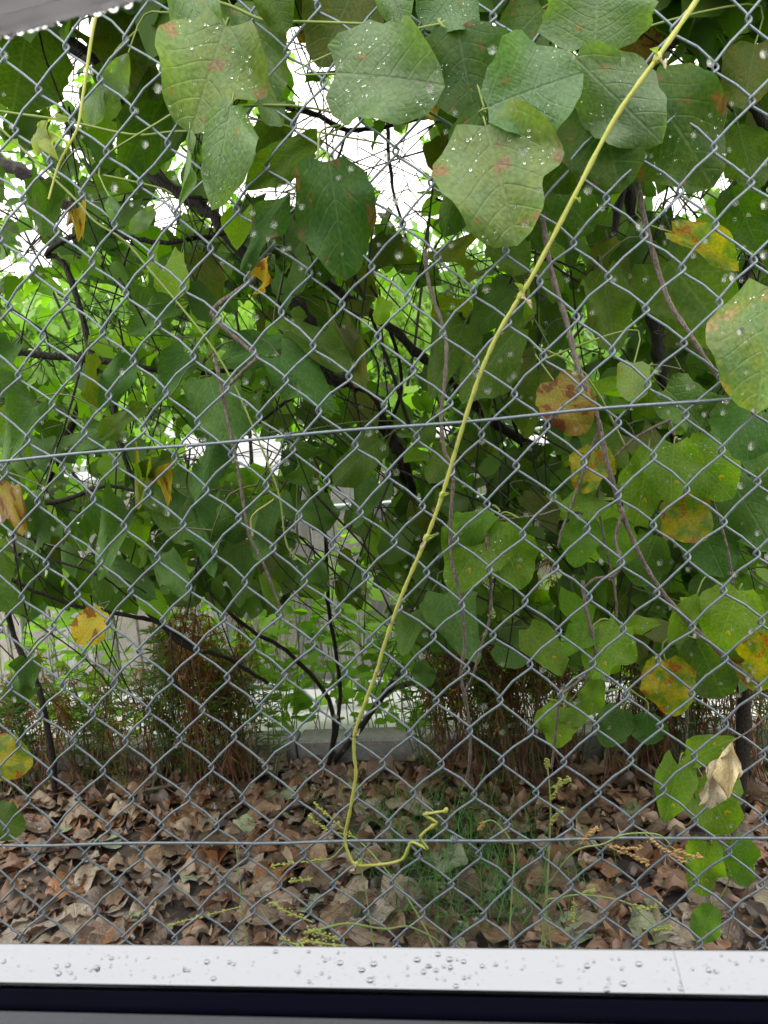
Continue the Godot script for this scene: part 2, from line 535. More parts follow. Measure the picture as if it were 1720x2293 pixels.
func scatter(key: String, x0: float, x1: float, y0: float, y1: float, z0: float, z1: float, count: int, s0: float, s1: float, colors: Array, shapes := [0, 1, 3, 4]) -> void:
	var p: Plant = plants[key]
	var done := 0
	var tries := 0
	var spots := []
	while done < count and tries < count * 30:
		tries += 1
		var px := rng.randf_range(x0, x1)
		var py := rng.randf_range(y0, y1)
		var z := rng.randf_range(z0, z1)
		var s := rng.randf_range(s0, s1)
		var r := s * 0.42 / z * FOCAL
		if in_gap(px, py, r * 1.0): continue
		var close := false
		for q in spots:
			if absf(q.z - z) < 0.35 and Vector2(q.x - px, q.y - py).length() < r * 0.95:
				close = true
				break
		if close: continue
		var mid := at(px, py, z)
		if mid.y < 0.12: continue
		spots.append(Vector3(px, py, z))
		var dir := Vector3(rng.randf_range(-0.8, 0.8), rng.randf_range(-1.0, -0.15), rng.randf_range(-0.35, 0.55)).normalized()
		var f := Vector3(rng.randf_range(-0.55, 0.55), rng.randf_range(0.25, 1.0), rng.randf_range(0.1, 1.0))
		var w := s * rng.randf_range(0.68, 0.95)
		put_leaf(p, small_mesh[shapes[rng.randi() % shapes.size()]][rng.randi() % 3], M[colors[rng.randi() % colors.size()]][rng.randi() % 4], mid - dir * s * 0.5, mid + dir * s * 0.5, w, f, 0.0015)
		done += 1

# ================================================================ the scene
func _ready() -> void:
	rng.seed = 77
	view = Basis.from_euler(Vector3(-0.131155, 0.140767, -0.088866))
	var cam := Camera3D.new()
	cam.name = "camera"
	cam.position = EYE
	cam.basis = view
	cam.fov = rad_to_deg(2.0 * atan(1146.5 / FOCAL))
	cam.near = 0.02
	cam.far = 900.0
	var lens := CameraAttributesPhysical.new()
	lens.frustum_focal_length = 26.0
	lens.exposure_aperture = 12.0
	lens.frustum_focus_distance = 1.15
	lens.frustum_near = 0.02
	lens.frustum_far = 900.0
	cam.attributes = lens
	cam.fov = rad_to_deg(2.0 * atan(1146.5 / FOCAL))
	add_child(cam)
	cam.current = true
	var env := Environment.new()
	env.background_mode = Environment.BG_SKY
	env.tonemap_mode = Environment.TONE_MAPPER_LINEAR
	env.tonemap_exposure = 2.85
	env.background_energy_multiplier = 2.7
	env.sdfgi_enabled = true
	env.ssao_enabled = true
	env.ssil_enabled = true
	var sm := ProceduralSkyMaterial.new()
	sm.sky_top_color = Color(0.965, 0.975, 0.995)
	sm.sky_horizon_color = Color(0.63, 0.64, 0.655)
	sm.sky_curve = 0.6
	sm.ground_bottom_color = Color(0.25, 0.25, 0.24)
	sm.ground_horizon_color = Color(0.6, 0.62, 0.62)
	var sky := Sky.new()
	sky.sky_material = sm
	env.sky = sky
	var we := WorldEnvironment.new()
	we.environment = env
	add_child(we)
	var sun := DirectionalLight3D.new()
	sun.name = "sun"
	sun.light_energy = 0.4
	sun.light_angular_distance = 120.0
	sun.light_color = Color(1.0, 0.985, 0.96)
	sun.shadow_enabled = true
	sun.rotation_degrees = Vector3(-72, 12, 0)
	add_child(sun)
	make_leaves()
	build_ground()
	build_far()
	build_street()
	build_fence()
	build_shrubs()
	build_undergrowth()
	build_kudzu()
	build_litter()
	build_weeds()
	build_car()

# ---------------------------------------------------------------- ground
func sheet(x0: float, x1: float, z0: float, z1: float, nx: int, nz: int, height: Callable) -> ArrayMesh:
	var mb := MB.new()
	for i in nz + 1:
		for k in nx + 1:
			var x := lerpf(x0, x1, float(k) / nx)
			var z := lerpf(z0, z1, float(i) / nz)
			var e := 0.01
			var h: float = height.call(x, z)
			var nn := Vector3(h - float(height.call(x + e, z)), e, h - float(height.call(x, z + e))).normalized()
			mb.add(Vector3(x, h, z), nn, Vector2(x, z))
	for i in nz:
		for k in nx:
			var a := i * (nx + 1) + k
			mb.quad(a, a + 1, a + nx + 2, a + nx + 1)
	return mb.mesh()

var soil_noise: FastNoiseLite
func soil(x: float, z: float) -> float:
	return 0.012 + 0.022 * soil_noise.get_noise_2d(x * 100.0, z * 100.0)

func build_ground() -> void:
	soil_noise = noise(3, 0.035, 4)
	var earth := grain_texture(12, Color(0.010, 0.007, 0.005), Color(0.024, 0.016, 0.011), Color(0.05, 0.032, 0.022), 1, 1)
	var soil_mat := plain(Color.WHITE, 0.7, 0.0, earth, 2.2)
	var asphalt := grain_texture(15, Color(0.05, 0.05, 0.052), Color(0.075, 0.075, 0.078), Color(0.10, 0.10, 0.10), 3, 3)
	var wet_road := plain(Color.WHITE, 0.22, 0.0, asphalt, 1.5)
	structure("ground", sheet(-300, 300, -420, 60, 4, 4, func(_x, _z): return -0.03), wet_road)
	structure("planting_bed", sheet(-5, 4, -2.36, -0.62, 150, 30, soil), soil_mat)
	# a pale wet pavement between the bed's kerb and the wall
	var slabs := grain_texture(18, Color(0.70, 0.71, 0.72), Color(0.76, 0.77, 0.78), Color(0.80, 0.80, 0.80), 2, 2)
	structure("pavement", sheet(-6, 5, -3.12, -2.47, 8, 4, func(_x, _z): return 0.0), plain(Color.WHITE, 0.12, 0.0, slabs, 1.0))
	var concrete := grain_texture(22, Color(0.13, 0.135, 0.13), Color(0.20, 0.205, 0.20), Color(0.28, 0.28, 0.27), 2, 2)
	var cm := plain(Color.WHITE, 0.45, 0.0, concrete, 3.0)
	var kerb := thing("kerb", "grey concrete kerb edging the leaf covered bed under the brown weeds", "kerb", Vector3(0, -0.03, -2.41))
	for k in 8:
		var mb := MB.new()
		cbox(mb, Vector3(-4.2 + k * 1.0, 0.06, 0.0), Vector3(0.994, 0.12, 0.10), 0.008)
		part("kerb_stone", mb.mesh(), cm, kerb)

# ---------------------------------------------------------------- what lies beyond
func far_tree(label: String, px: float, depth: float, top: float, width: float, base_col: Color, sd: int) -> void:
	var foot := at(px, 950, depth)
	foot.y = -0.03
	var o := thing("distant_tree", label, "tree", foot, "trees beyond the street")
	var r := RandomNumberGenerator.new()
	r.seed = sd
	var mb := MB.new()
	var trunk := PackedVector3Array([Vector3.ZERO, Vector3(0.1, top * 0.3, 0), Vector3(0.0, top * 0.62, 0.1)])
	tube(mb, smooth_line(trunk, 4), width * 0.035, width * 0.012, 7, 0.1)
	for k in 7:
		var a := TAU * k / 7.0 + r.randf()
		var h := r.randf_range(0.25, 0.55) * top
		tube(mb, smooth_line(PackedVector3Array([Vector3(0.06, h, 0), Vector3(cos(a) * width * 0.2, h + top * 0.14, sin(a) * width * 0.2), Vector3(cos(a) * width * 0.36, h + top * 0.22, sin(a) * width * 0.36)]), 3), width * 0.012, width * 0.004, 5)
	part("trunk", mb.mesh(), M.bark, o)
	var cr := MB.new()
	var clumps := []
	for k in 70:
		var a := r.randf() * TAU
		var h := pow(r.randf(), 0.8)
		var rad := width * 0.5 * sqrt(maxf(0.08, 1.0 - pow(absf(h - 0.4) / 0.62, 2.0))) * sqrt(r.randf_range(0.25, 1.0))
		clumps.append([Vector3(cos(a) * rad, top * (0.12 + 0.86 * h), sin(a) * rad), r.randf_range(0.10, 0.2) * width, r.randf_range(0.75, 1.25)])
	for c in clumps:
		for i in 46:
			var d := Vector3(r.randfn(), r.randfn(), r.randfn()).normalized()
			var q: Vector3 = c[0] + d * float(c[1]) * pow(r.randf(), 0.4)
			var s := width * r.randf_range(0.018, 0.035)
			var nn := (d + Vector3(r.randfn(), r.randfn() + 0.6, r.randfn()) * 0.6).normalized()
			var x := nn.cross(Vector3(r.randf() - 0.5, 1, r.randf() - 0.5)).normalized()
			var y := nn.cross(x)
			var col := base_col * (float(c[2]) * r.randf_range(0.8, 1.2))
			var i0 := cr.add(q - y * s, nn, Vector2.ZERO, col)
			var i1 := cr.add(q + x * s * 0.6, nn, Vector2.ZERO, col)
			var i2 := cr.add(q + y * s * 1.1, nn, Vector2.ZERO, col)
			var i3 := cr.add(q - x * s * 0.6, nn, Vector2.ZERO, col)
			cr.quad(i0, i1, i2, i3)
	part("crown", cr.mesh(true), M.far_leaf, o)

func build_far() -> void:
	var fl := StandardMaterial3D.new()
	fl.vertex_color_use_as_albedo = true
	fl.roughness = 0.5
	fl.backlight_enabled = true
	fl.backlight = Color(0.9, 1.0, 0.5)
	fl.cull_mode = BaseMaterial3D.CULL_DISABLED
	M.far_leaf = fl
	var hl := StandardMaterial3D.new()
	hl.vertex_color_use_as_albedo = true
	hl.roughness = 0.5
	hl.backlight_enabled = true
	hl.backlight = Color(1.0, 1.1, 0.45)
	hl.cull_mode = BaseMaterial3D.CULL_DISABLED
	M.herb_leaf = hl
	M.bark = plain(Color.WHITE, 0.55, 0.0, grain_texture(33, Color(0.010, 0.008, 0.007), Color(0.024, 0.019, 0.016), Color(0.045, 0.04, 0.034), 3, 0.6), 9.0)
	var rough := Image.create(256, 256, false, Image.FORMAT_L8)
	var rn := noise(88, 0.05, 4)
	for y in 256:
		for x in 256:
			var g := clampf(0.5 + 0.6 * rn.get_noise_2d(x * 2.5, y * 0.5), 0.0, 1.0)
			rough.set_pixel(x, y, Color(g, g, g))
	var rough_tex := ImageTexture.create_from_image(rough)
	M.bark.heightmap_enabled = true
	M.bark.heightmap_texture = rough_tex
	M.bark.heightmap_scale = 0.6
	M.bark.metallic_specular = 0.3
	M.bark_light = plain(Color.WHITE, 0.6, 0.0, grain_texture(36, Color(0.06, 0.045, 0.035), Color(0.14, 0.11, 0.09), Color(0.24, 0.20, 0.17), 3, 0.5), 12.0)
	M.bark_light.heightmap_enabled = true
	M.bark_light.heightmap_texture = rough_tex
	M.bark_light.heightmap_scale = 0.35
	M.twig = plain(srgb(0.06, 0.075, 0.025), 0.5)
	M.green_stem = plain(srgb(0.16, 0.22, 0.045), 0.45)
	M.runner = plain(Color.WHITE, 0.5, 0.0, grain_texture(39, Color(0.24, 0.32, 0.055), Color(0.36, 0.38, 0.065), Color(0.44, 0.34, 0.12), 1, 1), 22.0)
	far_tree("spreading bright green tree across the street, seen between two leaning branches", 980, 17.0, 4.6, 5.6, Color(0.16, 0.30, 0.06), 1)
	far_tree("rounded fresh green tree across the street behind the plank wall", 620, 21.0, 5.0, 6.0, Color(0.19, 0.34, 0.06), 2)
	far_tree("low pale green tree across the street behind the leftmost shrub", 220, 16.0, 4.4, 5.6, Color(0.20, 0.36, 0.07), 3)
	far_tree("dense mid green tree across the street behind the dead yellow leaf", 1280, 19.0, 4.6, 5.6, Color(0.14, 0.27, 0.06), 4)
	far_tree("broad deep green tree across the street behind the drooping trio leaves", 1620, 22.0, 5.0, 6.4, Color(0.11, 0.22, 0.05), 5)
	far_tree("small bushy yellow green tree across the street beside the spreading one", 800, 14.0, 3.2, 3.6, Color(0.20, 0.34, 0.05), 6)
	far_tree("small bushy light green tree across the street beside the parked van", 430, 15.0, 3.4, 4.2, Color(0.20, 0.36, 0.06), 7)
	far_tree("small bushy soft green tree across the street under the dense one", 1130, 15.0, 2.8, 3.6, Color(0.17, 0.32, 0.06), 8)
	far_tree("pale green tree across the street, farthest back of them all", 60, 26.0, 6.2, 7.0, Color(0.17, 0.32, 0.07), 9)
	# a wooded hill in the rain
	var hn := noise(9, 0.012, 4)
	var hill := sheet(-260, 200, -330, -120, 90, 40, func(x, z): return -1.0 + 46.0 * pow(clampf((-z - 120.0) / 150.0, 0.0, 1.0), 0.8) + 7.0 * hn.get_noise_2d(x, z) * clampf((-z - 120.0) / 60.0, 0.0, 1.0))
	structure("hill", hill, plain(Color.WHITE, 0.9, 0.0, grain_texture(44, Color(0.03, 0.055, 0.025), Color(0.05, 0.085, 0.035), Color(0.09, 0.13, 0.05), 2, 2), 0.06))

func build_street() -> void:
	# a weathered plank wall
	var wood := []
	for k in 4:
		wood.append(plain([Color(1, 1, 1), Color(0.86, 0.86, 0.88), Color(0.94, 0.92, 0.9), Color(0.78, 0.78, 0.8)][k], 0.55, 0.0, grain_texture(50 + k, Color(0.30, 0.29, 0.29), Color(0.38, 0.365, 0.36), Color(0.20, 0.185, 0.18), 4, 0.35), 2.5))
	var wall := thing("plank_wall", "weathered grey upright plank wall beyond the pavement, half hidden by bushes", "wall", Vector3(0, 0, -3.2))
	for k in 62:
		var mb := MB.new()
		var h := 0.90 + 0.012 * sin(k * 2.3)
		cbox(mb, Vector3(-4.4 + k * 0.105, h * 0.5, 0.008 * sin(k * 5.1)), Vector3(0.099, h, 0.022), 0.003)
		part("plank", mb.mesh(), wood[(k * 7 + k / 3) % 4], wall)
	var rail := MB.new()
	cbox(rail, Vector3(-1.2, 0.7, -0.045), Vector3(6.4, 0.07, 0.04), 0.003)
	part("back_rail", rail.mesh(), wood[3], wall)
	# a low pipe fence in front of it
	var steel := plain(srgb(0.36, 0.40, 0.42), 0.28, 0.55)
	var pf := thing("pipe_fence", "low grey steel pipe fence standing in front of the plank wall", "fence", Vector3(0, 0, -2.85))
	for y in [0.79, 0.085]:
		var mb := MB.new()
		tube(mb, PackedVector3Array([Vector3(-4.5, y + 0.04, -0.12), Vector3(-1.2, y + 0.01, -0.03), Vector3(2.4, y - 0.01, 0.03)]), 0.0165, 0.0165, 10)
		part("rail", mb.mesh(), steel, pf)
	for x in [-3.9, -2.95, -2.0, -1.05, -0.1, 0.85, 1.8]:
		var mb := MB.new()
		var z: float = -0.03 + 0.02 * x
		tube(mb, PackedVector3Array([Vector3(x, -0.03, z - 0.02), Vector3(x, 0.4, z - 0.02), Vector3(x, 0.80, z - 0.02)]), 0.0125, 0.0125, 8)
		part("post", mb.mesh(), plain(srgb(0.10, 0.12, 0.12), 0.4, 0.3), pf)
	# a pale slab step, a white van and a guard rail on the street beyond
	var slab := MB.new()
	cbox(slab, Vector3.ZERO, Vector3(1.9, 0.14, 1.4), 0.02, Basis(Vector3.BACK, -0.07))
	var s := part("concrete_slab", slab.mesh(), plain(Color.WHITE, 0.2, 0.0, grain_texture(60, Color(0.38, 0.39, 0.40), Color(0.45, 0.46, 0.47), Color(0.5, 0.5, 0.5), 1, 1), 1.0), self, Transform3D(Basis(), at(560, 1080, 5.6) - Vector3(0, 0.1, 0.5)))
	tag(s, "pale wet concrete slab behind the plank wall, sloping to one side", "slab")
	var legs := MB.new()
	cbox(legs, Vector3(0, -0.36, 0), Vector3(1.6, 0.62, 1.1), 0.02)
	part("footing", legs.mesh(), wood[1], s)
	var van := thing("parked_van", "small white van parked across the street behind the foliage", "van", Vector3(at(585, 985, 13.0).x, -0.03, -13.0))
	var paint := plain(srgb(0.5, 0.51, 0.52), 0.25)
	paint.clearcoat_enabled = true
	var glass := plain(srgb(0.02, 0.025, 0.03), 0.06)
	var tyre := plain(srgb(0.02, 0.02, 0.02), 0.7)
	var body := MB.new()
	var prof := [Vector2(-1.6, 0.3), Vector2(-1.62, 0.85), Vector2(-1.5, 1.05), Vector2(-1.05, 1.62), Vector2(-0.8, 1.72), Vector2(1.45, 1.75), Vector2(1.6, 1.6), Vector2(1.66, 0.9), Vector2(1.62, 0.3)]
	for i in prof.size():
		var a: Vector2 = prof[i]
		var b: Vector2 = prof[(i + 1) % prof.size()]
		var e := b - a
		body.face([Vector3(a.x, a.y, 0.72), Vector3(b.x, b.y, 0.72), Vector3(b.x, b.y, -0.72), Vector3(a.x, a.y, -0.72)], Vector3(-e.y, e.x, 0).normalized())
	for z in [0.72, -0.72]:
		var p3 := []
		for q in prof: p3.append(Vector3(q.x, q.y, z))
		body.face(p3, Vector3(0, 0, signf(z)))
	part("body", body.mesh(), paint, van)
	for w in [[-0.95, 0.55], [0.0, 0.8], [0.95, 0.8]]:
		var mb := MB.new()
		cbox(mb, Vector3(w[0], 1.28, 0.725), Vector3(w[1], 0.42, 0.02), 0.006)
		part("window", mb.mesh(), glass, van)
	for x in [-1.05, 1.1]:
		for z in [-0.62, 0.66]:
			var mb := MB.new()
			tube(mb, PackedVector3Array([Vector3(x, 0.29, z - 0.09), Vector3(x, 0.29, z + 0.09)]), 0.29, 0.29, 18)
			part("wheel", mb.mesh(), tyre, van)
	var gr := thing("guard_rail", "long pale guard rail running along the far side of the street", "guard rail", Vector3(0, -0.03, -11.5))
	for y in [0.55, 0.78]:
		var mb := MB.new()
		cbox(mb, Vector3(0, y, 0), Vector3(26, 0.15, 0.05), 0.02)
		part("beam", mb.mesh(), paint, gr)
	for k in 13:
		var mb := MB.new()
		cbox(mb, Vector3(-12 + k * 2.0, 0.43, -0.06), Vector3(0.1, 0.86, 0.06), 0.01)
		part("post", mb.mesh(), paint, gr)

# ---------------------------------------------------------------- the chain-link fence
const MESH_W := 0.0792
const MESH_H := 0.0849109
const FENCE_Z := -0.9482
func build_fence() -> void:
	var zinc := plain(Color.WHITE, 0.34, 0.25, grain_texture(70, Color(0.14, 0.175, 0.205), Color(0.205, 0.245, 0.28), Color(0.08, 0.095, 0.105), 1, 1), 18.0)
	zinc.metallic_specular = 0.45
	var bx := 0.034422 + 0.0
	var by := 1.15 + 0.003933
	var fence := thing("chain_link_fence", "grey galvanised chain-link fence with wet diamond mesh in front of the bushes", "fence", Vector3(0, 0, FENCE_Z))
	# each wire is a flattened spiral that hooks into its neighbours at every other bend
	var buckle := noise(404, 0.9, 2)
	for i in range(-37, 29):
		# neighbours are shifted by half a mesh so that their hooks meet
		var odd := posmod(i, 2) == 1
		var x0 := bx + i * MESH_W * 0.5 + (0.000386 if odd else 0.0)
		var y0 := by + (MESH_H * 0.5 if odd else 0.0)
		var pts := PackedVector3Array()
		for j in range(-27, 27):
			# at even j the wire reaches its left hook, at odd j its right hook
			var left := (j % 2 == 0)
			var e := 0.0032
			var x := (-e if left else MESH_W * 0.5 + e) + j * 0.000386
			var y := j * MESH_H * 0.5
			var sx := 1.0 if left else -1.0
			var h := 0.0040
			# the wire turns from its front run to its back run
			var zf := 0.0020 if left else -0.0020
			pts.append(Vector3(x + sx * 0.0042, y - h * 1.35, -zf))
			pts.append(Vector3(x + sx * 0.0009, y - h * 0.62, -zf * 0.75))
			pts.append(Vector3(x, y, 0))
			pts.append(Vector3(x + sx * 0.0009, y + h * 0.62, zf * 0.75))
			pts.append(Vector3(x + sx * 0.0042, y + h * 1.35, zf))
			pts.append(Vector3(x + sx * 0.0205, y + MESH_H * 0.25 + 0.0006 * sin(j * 1.7 + i), zf))
		for k in pts.size():
			var w := pts[k] + Vector3(x0, y0, 0)
			pts[k] += Vector3(buckle.get_noise_2d(w.x * 9.0, w.y * 9.0) * 0.0042, buckle.get_noise_2d(w.x * 9.0 + 50.0, w.y * 9.0) * 0.0042, buckle.get_noise_2d(w.x * 3.0, w.y * 3.0 + 90.0) * 0.005 - 0.002)
		var mb := MB.new()
		tube(mb, pts, 0.00158, 0.00158, 7)
		part("wire", mb.mesh(), zinc, fence, Transform3D(Basis(), Vector3(x0, y0, 0)))
	for y in [0.045, 0.583, 1.1285, 1.674, 2.2]:
		var mb := MB.new()
		var l := PackedVector3Array()
		for k in 61:
			l.append(Vector3(-1.55 + k * 0.046, y + 0.0012 * sin(k * 0.9), 0.0055 + 0.0006 * sin(k * 1.7)))
		tube(mb, l, 0.0021, 0.0021, 7)
		part("tension_wire", mb.mesh(), zinc, fence)
	for x in [-1.55, 1.2]:
		var mb := MB.new()
		tube(mb, PackedVector3Array([Vector3(x, -0.03, 0), Vector3(x, 1.2, 0), Vector3(x, 2.26, 0)]), 0.024, 0.024, 14)
		part("post", mb.mesh(), zinc, fence)
	# tie wires where the mesh is fixed to the tension wires
	for q in [[651, 1012], [1012, 1815]]:
		var c := at(q[0], q[1], 0.944) - fence.position
		c.y = 1.1285 if c.y > 0.9 else 0.583
		c.z = 0.003
		var mb := MB.new()
		var l := PackedVector3Array()
		for k in 26:
			var a := TAU * k / 8.0
			l.append(c + Vector3(0.0003 * k - 0.004, cos(a) * 0.0042, sin(a) * 0.0065))
		tube(mb, l, 0.0009, 0.0009, 5)
		part("tie", mb.mesh(), zinc, fence)
	var dm := MB.new()
	for y in [0.583, 1.1285]:
		for k in 26:
			var s := rng.randf_range(0.0012, 0.0022)
			ball(dm, Vector3(rng.randf_range(-0.95, 0.5), y - 0.003, 0.0055), Basis.from_scale(Vector3(s, s * 1.15, s)), 7, 5)
	part("raindrops", dm.mesh(), water, fence, Transform3D(), "stuff")

# ---------------------------------------------------------------- shrubs behind the fence
func build_shrubs() -> void:
	var a := plant("left", "broadleaf_shrub", "dark leaved shrub with crooked branches pressing against the fence beside the yellow leaf", "shrub", ground_at(300, 1640) * Vector3(1, 0, 1) + Vector3(0, 0.0, 0.55), M.bark, M.twig)
	var b := plant("middle", "broadleaf_shrub", "open shrub with two thick leaning dark trunks in front of the plank wall", "shrub", ground_at(760, 1668) * Vector3(1, 0, 1) + Vector3(0, 0.0, 0.2), M.bark, M.twig)
	var c := plant("right", "broadleaf_shrub", "tall leafy shrub tangled with brown climbers behind the yellow runner", "shrub", ground_at(1560, 1680) * Vector3(1, 0, 1) + Vector3(0, 0.0, 0.4), M.bark, M.twig)
	var d := plant("canopy", "added_shade_bough", "tree spreading backlit green leaves over the shrubs and letting the sky through", "tree", Vector3(-3.4, 0, -2.2), M.bark, M.twig)
	# limbs read off the photograph
	limb3(a, PackedVector3Array([Vector3(0, 0, 0), Vector3(0.03, 0.35, 0.03), Vector3(-0.02, 0.7, 0.05), at(215, 830, 1.55) - a.node.position]), 0.010, 0.008)
	limb(a, [[0, 789, 1.5], [93, 794, 1.5], [249, 812, 1.5], [330, 824, 1.5], [466, 833, 1.55], [600, 810, 1.6]], 0.0085, 0.004)
	limb(a, [[215, 830, 1.55], [150, 600, 1.6], [104, 570, 1.6], [192, 518, 1.55], [280, 529, 1.5], [363, 544, 1.5], [440, 534, 1.5], [520, 520, 1.5]], 0.007, 0.004)
	limb(a, [[430, 1450, 1.8], [363, 1399, 1.75], [290, 1378, 1.7], [155, 1352, 1.65], [10, 1290, 1.6], [-60, 1240, 1.6]], 0.006, 0.004)
	limb(a, [[300, 1330, 1.7], [345, 1385, 1.72], [420, 1450, 1.75], [500, 1470, 1.8], [600, 1530, 1.9]], 0.007, 0.005)
	limb(a, [[249, 812, 1.5], [262, 960, 1.5], [300, 1085, 1.5], [330, 1200, 1.55]], 0.006, 0.003)
	limb(a, [[0, 1120, 1.45], [120, 1125, 1.5], [230, 1090, 1.5], [310, 1100, 1.5]], 0.007, 0.003)
	limb3(b, PackedVector3Array([Vector3.ZERO, at(745, 1590, 2.22) - b.node.position, at(658, 1471, 2.1) - b.node.position, at(560, 1410, 2.0) - b.node.position, at(470, 1330, 1.95) - b.node.position]), 0.008, 0.005)
	limb3(b, PackedVector3Array([Vector3.ZERO, at(759, 1600, 2.3) - b.node.position, at(757, 1497, 2.25) - b.node.position, at(737, 1370, 2.2) - b.node.position, at(730, 1225, 2.15) - b.node.position, at(727, 1110, 2.1) - b.node.position, at(760, 1010, 2.1) - b.node.position]), 0.007, 0.005)
	limb(b, [[930, 1180, 1.9], [915, 1090, 1.85], [899, 1018, 1.8], [876, 981, 1.8], [839, 918, 1.75], [800, 865, 1.7], [736, 839, 1.65], [695, 720, 1.6], [612, 640, 1.6], [540, 560, 1.6], [460, 470, 1.65], [350, 400, 1.7], [310, 330, 1.75], [250, 180, 1.8], [150, 90, 1.85], [60, 30, 1.9]], 0.016, 0.012)
	limb(b, [[1290, 1160, 1.95], [1230, 1054, 1.9], [1190, 998, 1.85], [1114, 951, 1.8], [1058, 898, 1.75], [1005, 852, 1.75], [939, 796, 1.7], [872, 733, 1.7], [793, 676, 1.7], [700, 600, 1.75], [640, 540, 1.8]], 0.013, 0.008)
	limb3(b, PackedVector3Array([Vector3.ZERO, Vector3(0.25, 0.3, -0.05), at(1000, 1330, 2.1) - b.node.position, at(930, 1180, 1.9) - b.node.position]), 0.009, 0.013)
	limb3(b, PackedVector3Array([Vector3(0.2, 0.25, -0.04), at(1290, 1400, 2.1) - b.node.position, at(1290, 1160, 1.95) - b.node.position]), 0.010, 0.012)
	limb(b, [[736, 839, 1.65], [700, 860, 1.6], [640, 900, 1.6], [560, 960, 1.62]], 0.007, 0.003)
	limb(b, [[870, 960, 1.8], [900, 850, 1.75], [860, 700, 1.7], [830, 640, 1.7]], 0.005, 0.0025)
	limb(b, [[930, 1000, 1.6], [890, 870, 1.6], [840, 730, 1.62], [790, 600, 1.65], [770, 480, 1.7]], 0.004, 0.003)
	limb3(c, PackedVector3Array([Vector3.ZERO, Vector3(0.02, 0.4, 0.0), at(1560, 1200, 1.7) - c.node.position, at(1500, 900, 1.6) - c.node.position, at(1470, 740, 1.6) - c.node.position, at(1440, 560, 1.6) - c.node.position, at(1400, 400, 1.6) - c.node.position]), 0.018, 0.012)
	limb(c, [[1560, 1200, 1.7], [1640, 1000, 1.6], [1660, 700, 1.6], [1690, 480, 1.6], [1650, 300, 1.65]], 0.012, 0.008)
	limb(c, [[1400, 400, 1.6], [1370, 560, 1.5], [1375, 640, 1.45]], 0.009, 0.004)
	limb(c, [[1760, 330, 1.5], [1720, 290, 1.5], [1669, 223, 1.5], [1596, 150, 1.5], [1524, 83, 1.5], [1440, 30, 1.5], [1380, -30, 1.5]], 0.010, 0.006)
	limb(c, [[1524, 83, 1.5], [1460, 125, 1.45], [1404, 160, 1.4], [1340, 230, 1.4]], 0.007, 0.003)
	limb(c, [[1690, -20, 1.5], [1617, 10, 1.5], [1560, 50, 1.5], [1508, 88, 1.5]], 0.007, 0.006)
	limb(c, [[1230, 1054, 1.9], [1180, 1020, 1.8], [1155, 960, 1.7], [1140, 880, 1.6]], 0.006, 0.003)
	limb3(d, PackedVector3Array([Vector3.ZERO, Vector3(0.1, 0.9, 0.05), Vector3(0.3, 1.7, 0.1), Vector3(0.9, 2.3, 0.05), Vector3(1.9, 2.7, 0.0), Vector3(3.0, 2.9, -0.1), Vector3(4.4, 2.8, -0.1)]), 0.06, 0.02)
	limb(d, [[-100, 300, 2.3], [0, 360, 2.2], [60, 390, 2.1], [125, 440, 2.1], [200, 490, 2.05], [260, 560, 2.0]], 0.022, 0.012)
	limb(d, [[-60, -60, 2.3], [85, 40, 2.2], [160, 105, 2.15], [230, 140, 2.1], [290, 165, 2.1]], 0.026, 0.010)
	limb(d, [[480, -100, 2.4], [560, 120, 2.3], [617, 223, 2.2], [700, 254, 2.2], [778, 290, 2.2], [860, 283, 2.2], [984, 259, 2.2]], 0.011, 0.005)
	limb(d, [[860, -150, 2.5], [900, 80, 2.4], [870, 240, 2.3], [880, 420, 2.25], [930, 600, 2.2]], 0.010, 0.003)
	limb(d, [[1150, -150, 2.5], [1210, 60, 2.4], [1250, 260, 2.3], [1190, 420, 2.25]], 0.010, 0.003)
	limb(d, [[640, 430, 2.2], [740, 380, 2.2], [778, 290, 2.2]], 0.003, 0.004)
	limb(d, [[715, 400, 2.15], [800, 460, 2.15], [860, 560, 2.1], [910, 640, 2.1]], 0.003, 0.0015)
	# thin bare twigs crossing the openings
	for k in 130:
		var g: Array = (GAPS + VIEWS.slice(0, 8))[k % (GAPS.size() + 8)]
		var p: Plant = [d, d, b, a][k % 4] if float(g[0]) < 1000.0 else [d, d, b, c][k % 4]
		var z := rng.randf_range(1.5, 2.6)
		var an := rng.randf() * TAU
		var ln := rng.randf_range(90, 210)
		var cx: float = g[0] + rng.randf_range(-30, 30)
		var cy: float = g[1] + rng.randf_range(-30, 30)
		limb(p, [[cx - cos(an) * ln, cy - sin(an) * ln, z], [cx + rng.randf_range(-22, 22), cy + rng.randf_range(-22, 22), z], [cx + cos(an) * ln, cy + sin(an) * ln, z + 0.06]], rng.randf_range(0.0011, 0.0028), 0.0009, 5)
	for k in 210:
		var p: Plant = [a, b, c][k % 3]
		var cx: float = [rng.randf_range(-50, 640), rng.randf_range(600, 1180), rng.randf_range(1120, 1760)][k % 3]
		var cy := rng.randf_range(420, 1500)
		var z := rng.randf_range(1.15, 2.0)
		var an := rng.randf_range(-0.5, 0.5) + (PI / 2 if k % 2 else 0.75)
		var ln := rng.randf_range(80, 260)
		limb(p, [[cx - cos(an) * ln, cy - sin(an) * ln, z], [cx + rng.randf_range(-26, 26), cy + rng.randf_range(-26, 26), z], [cx + cos(an) * ln, cy + sin(an) * ln, z + 0.08]], rng.randf_range(0.0012, 0.0026), 0.0009, 5)
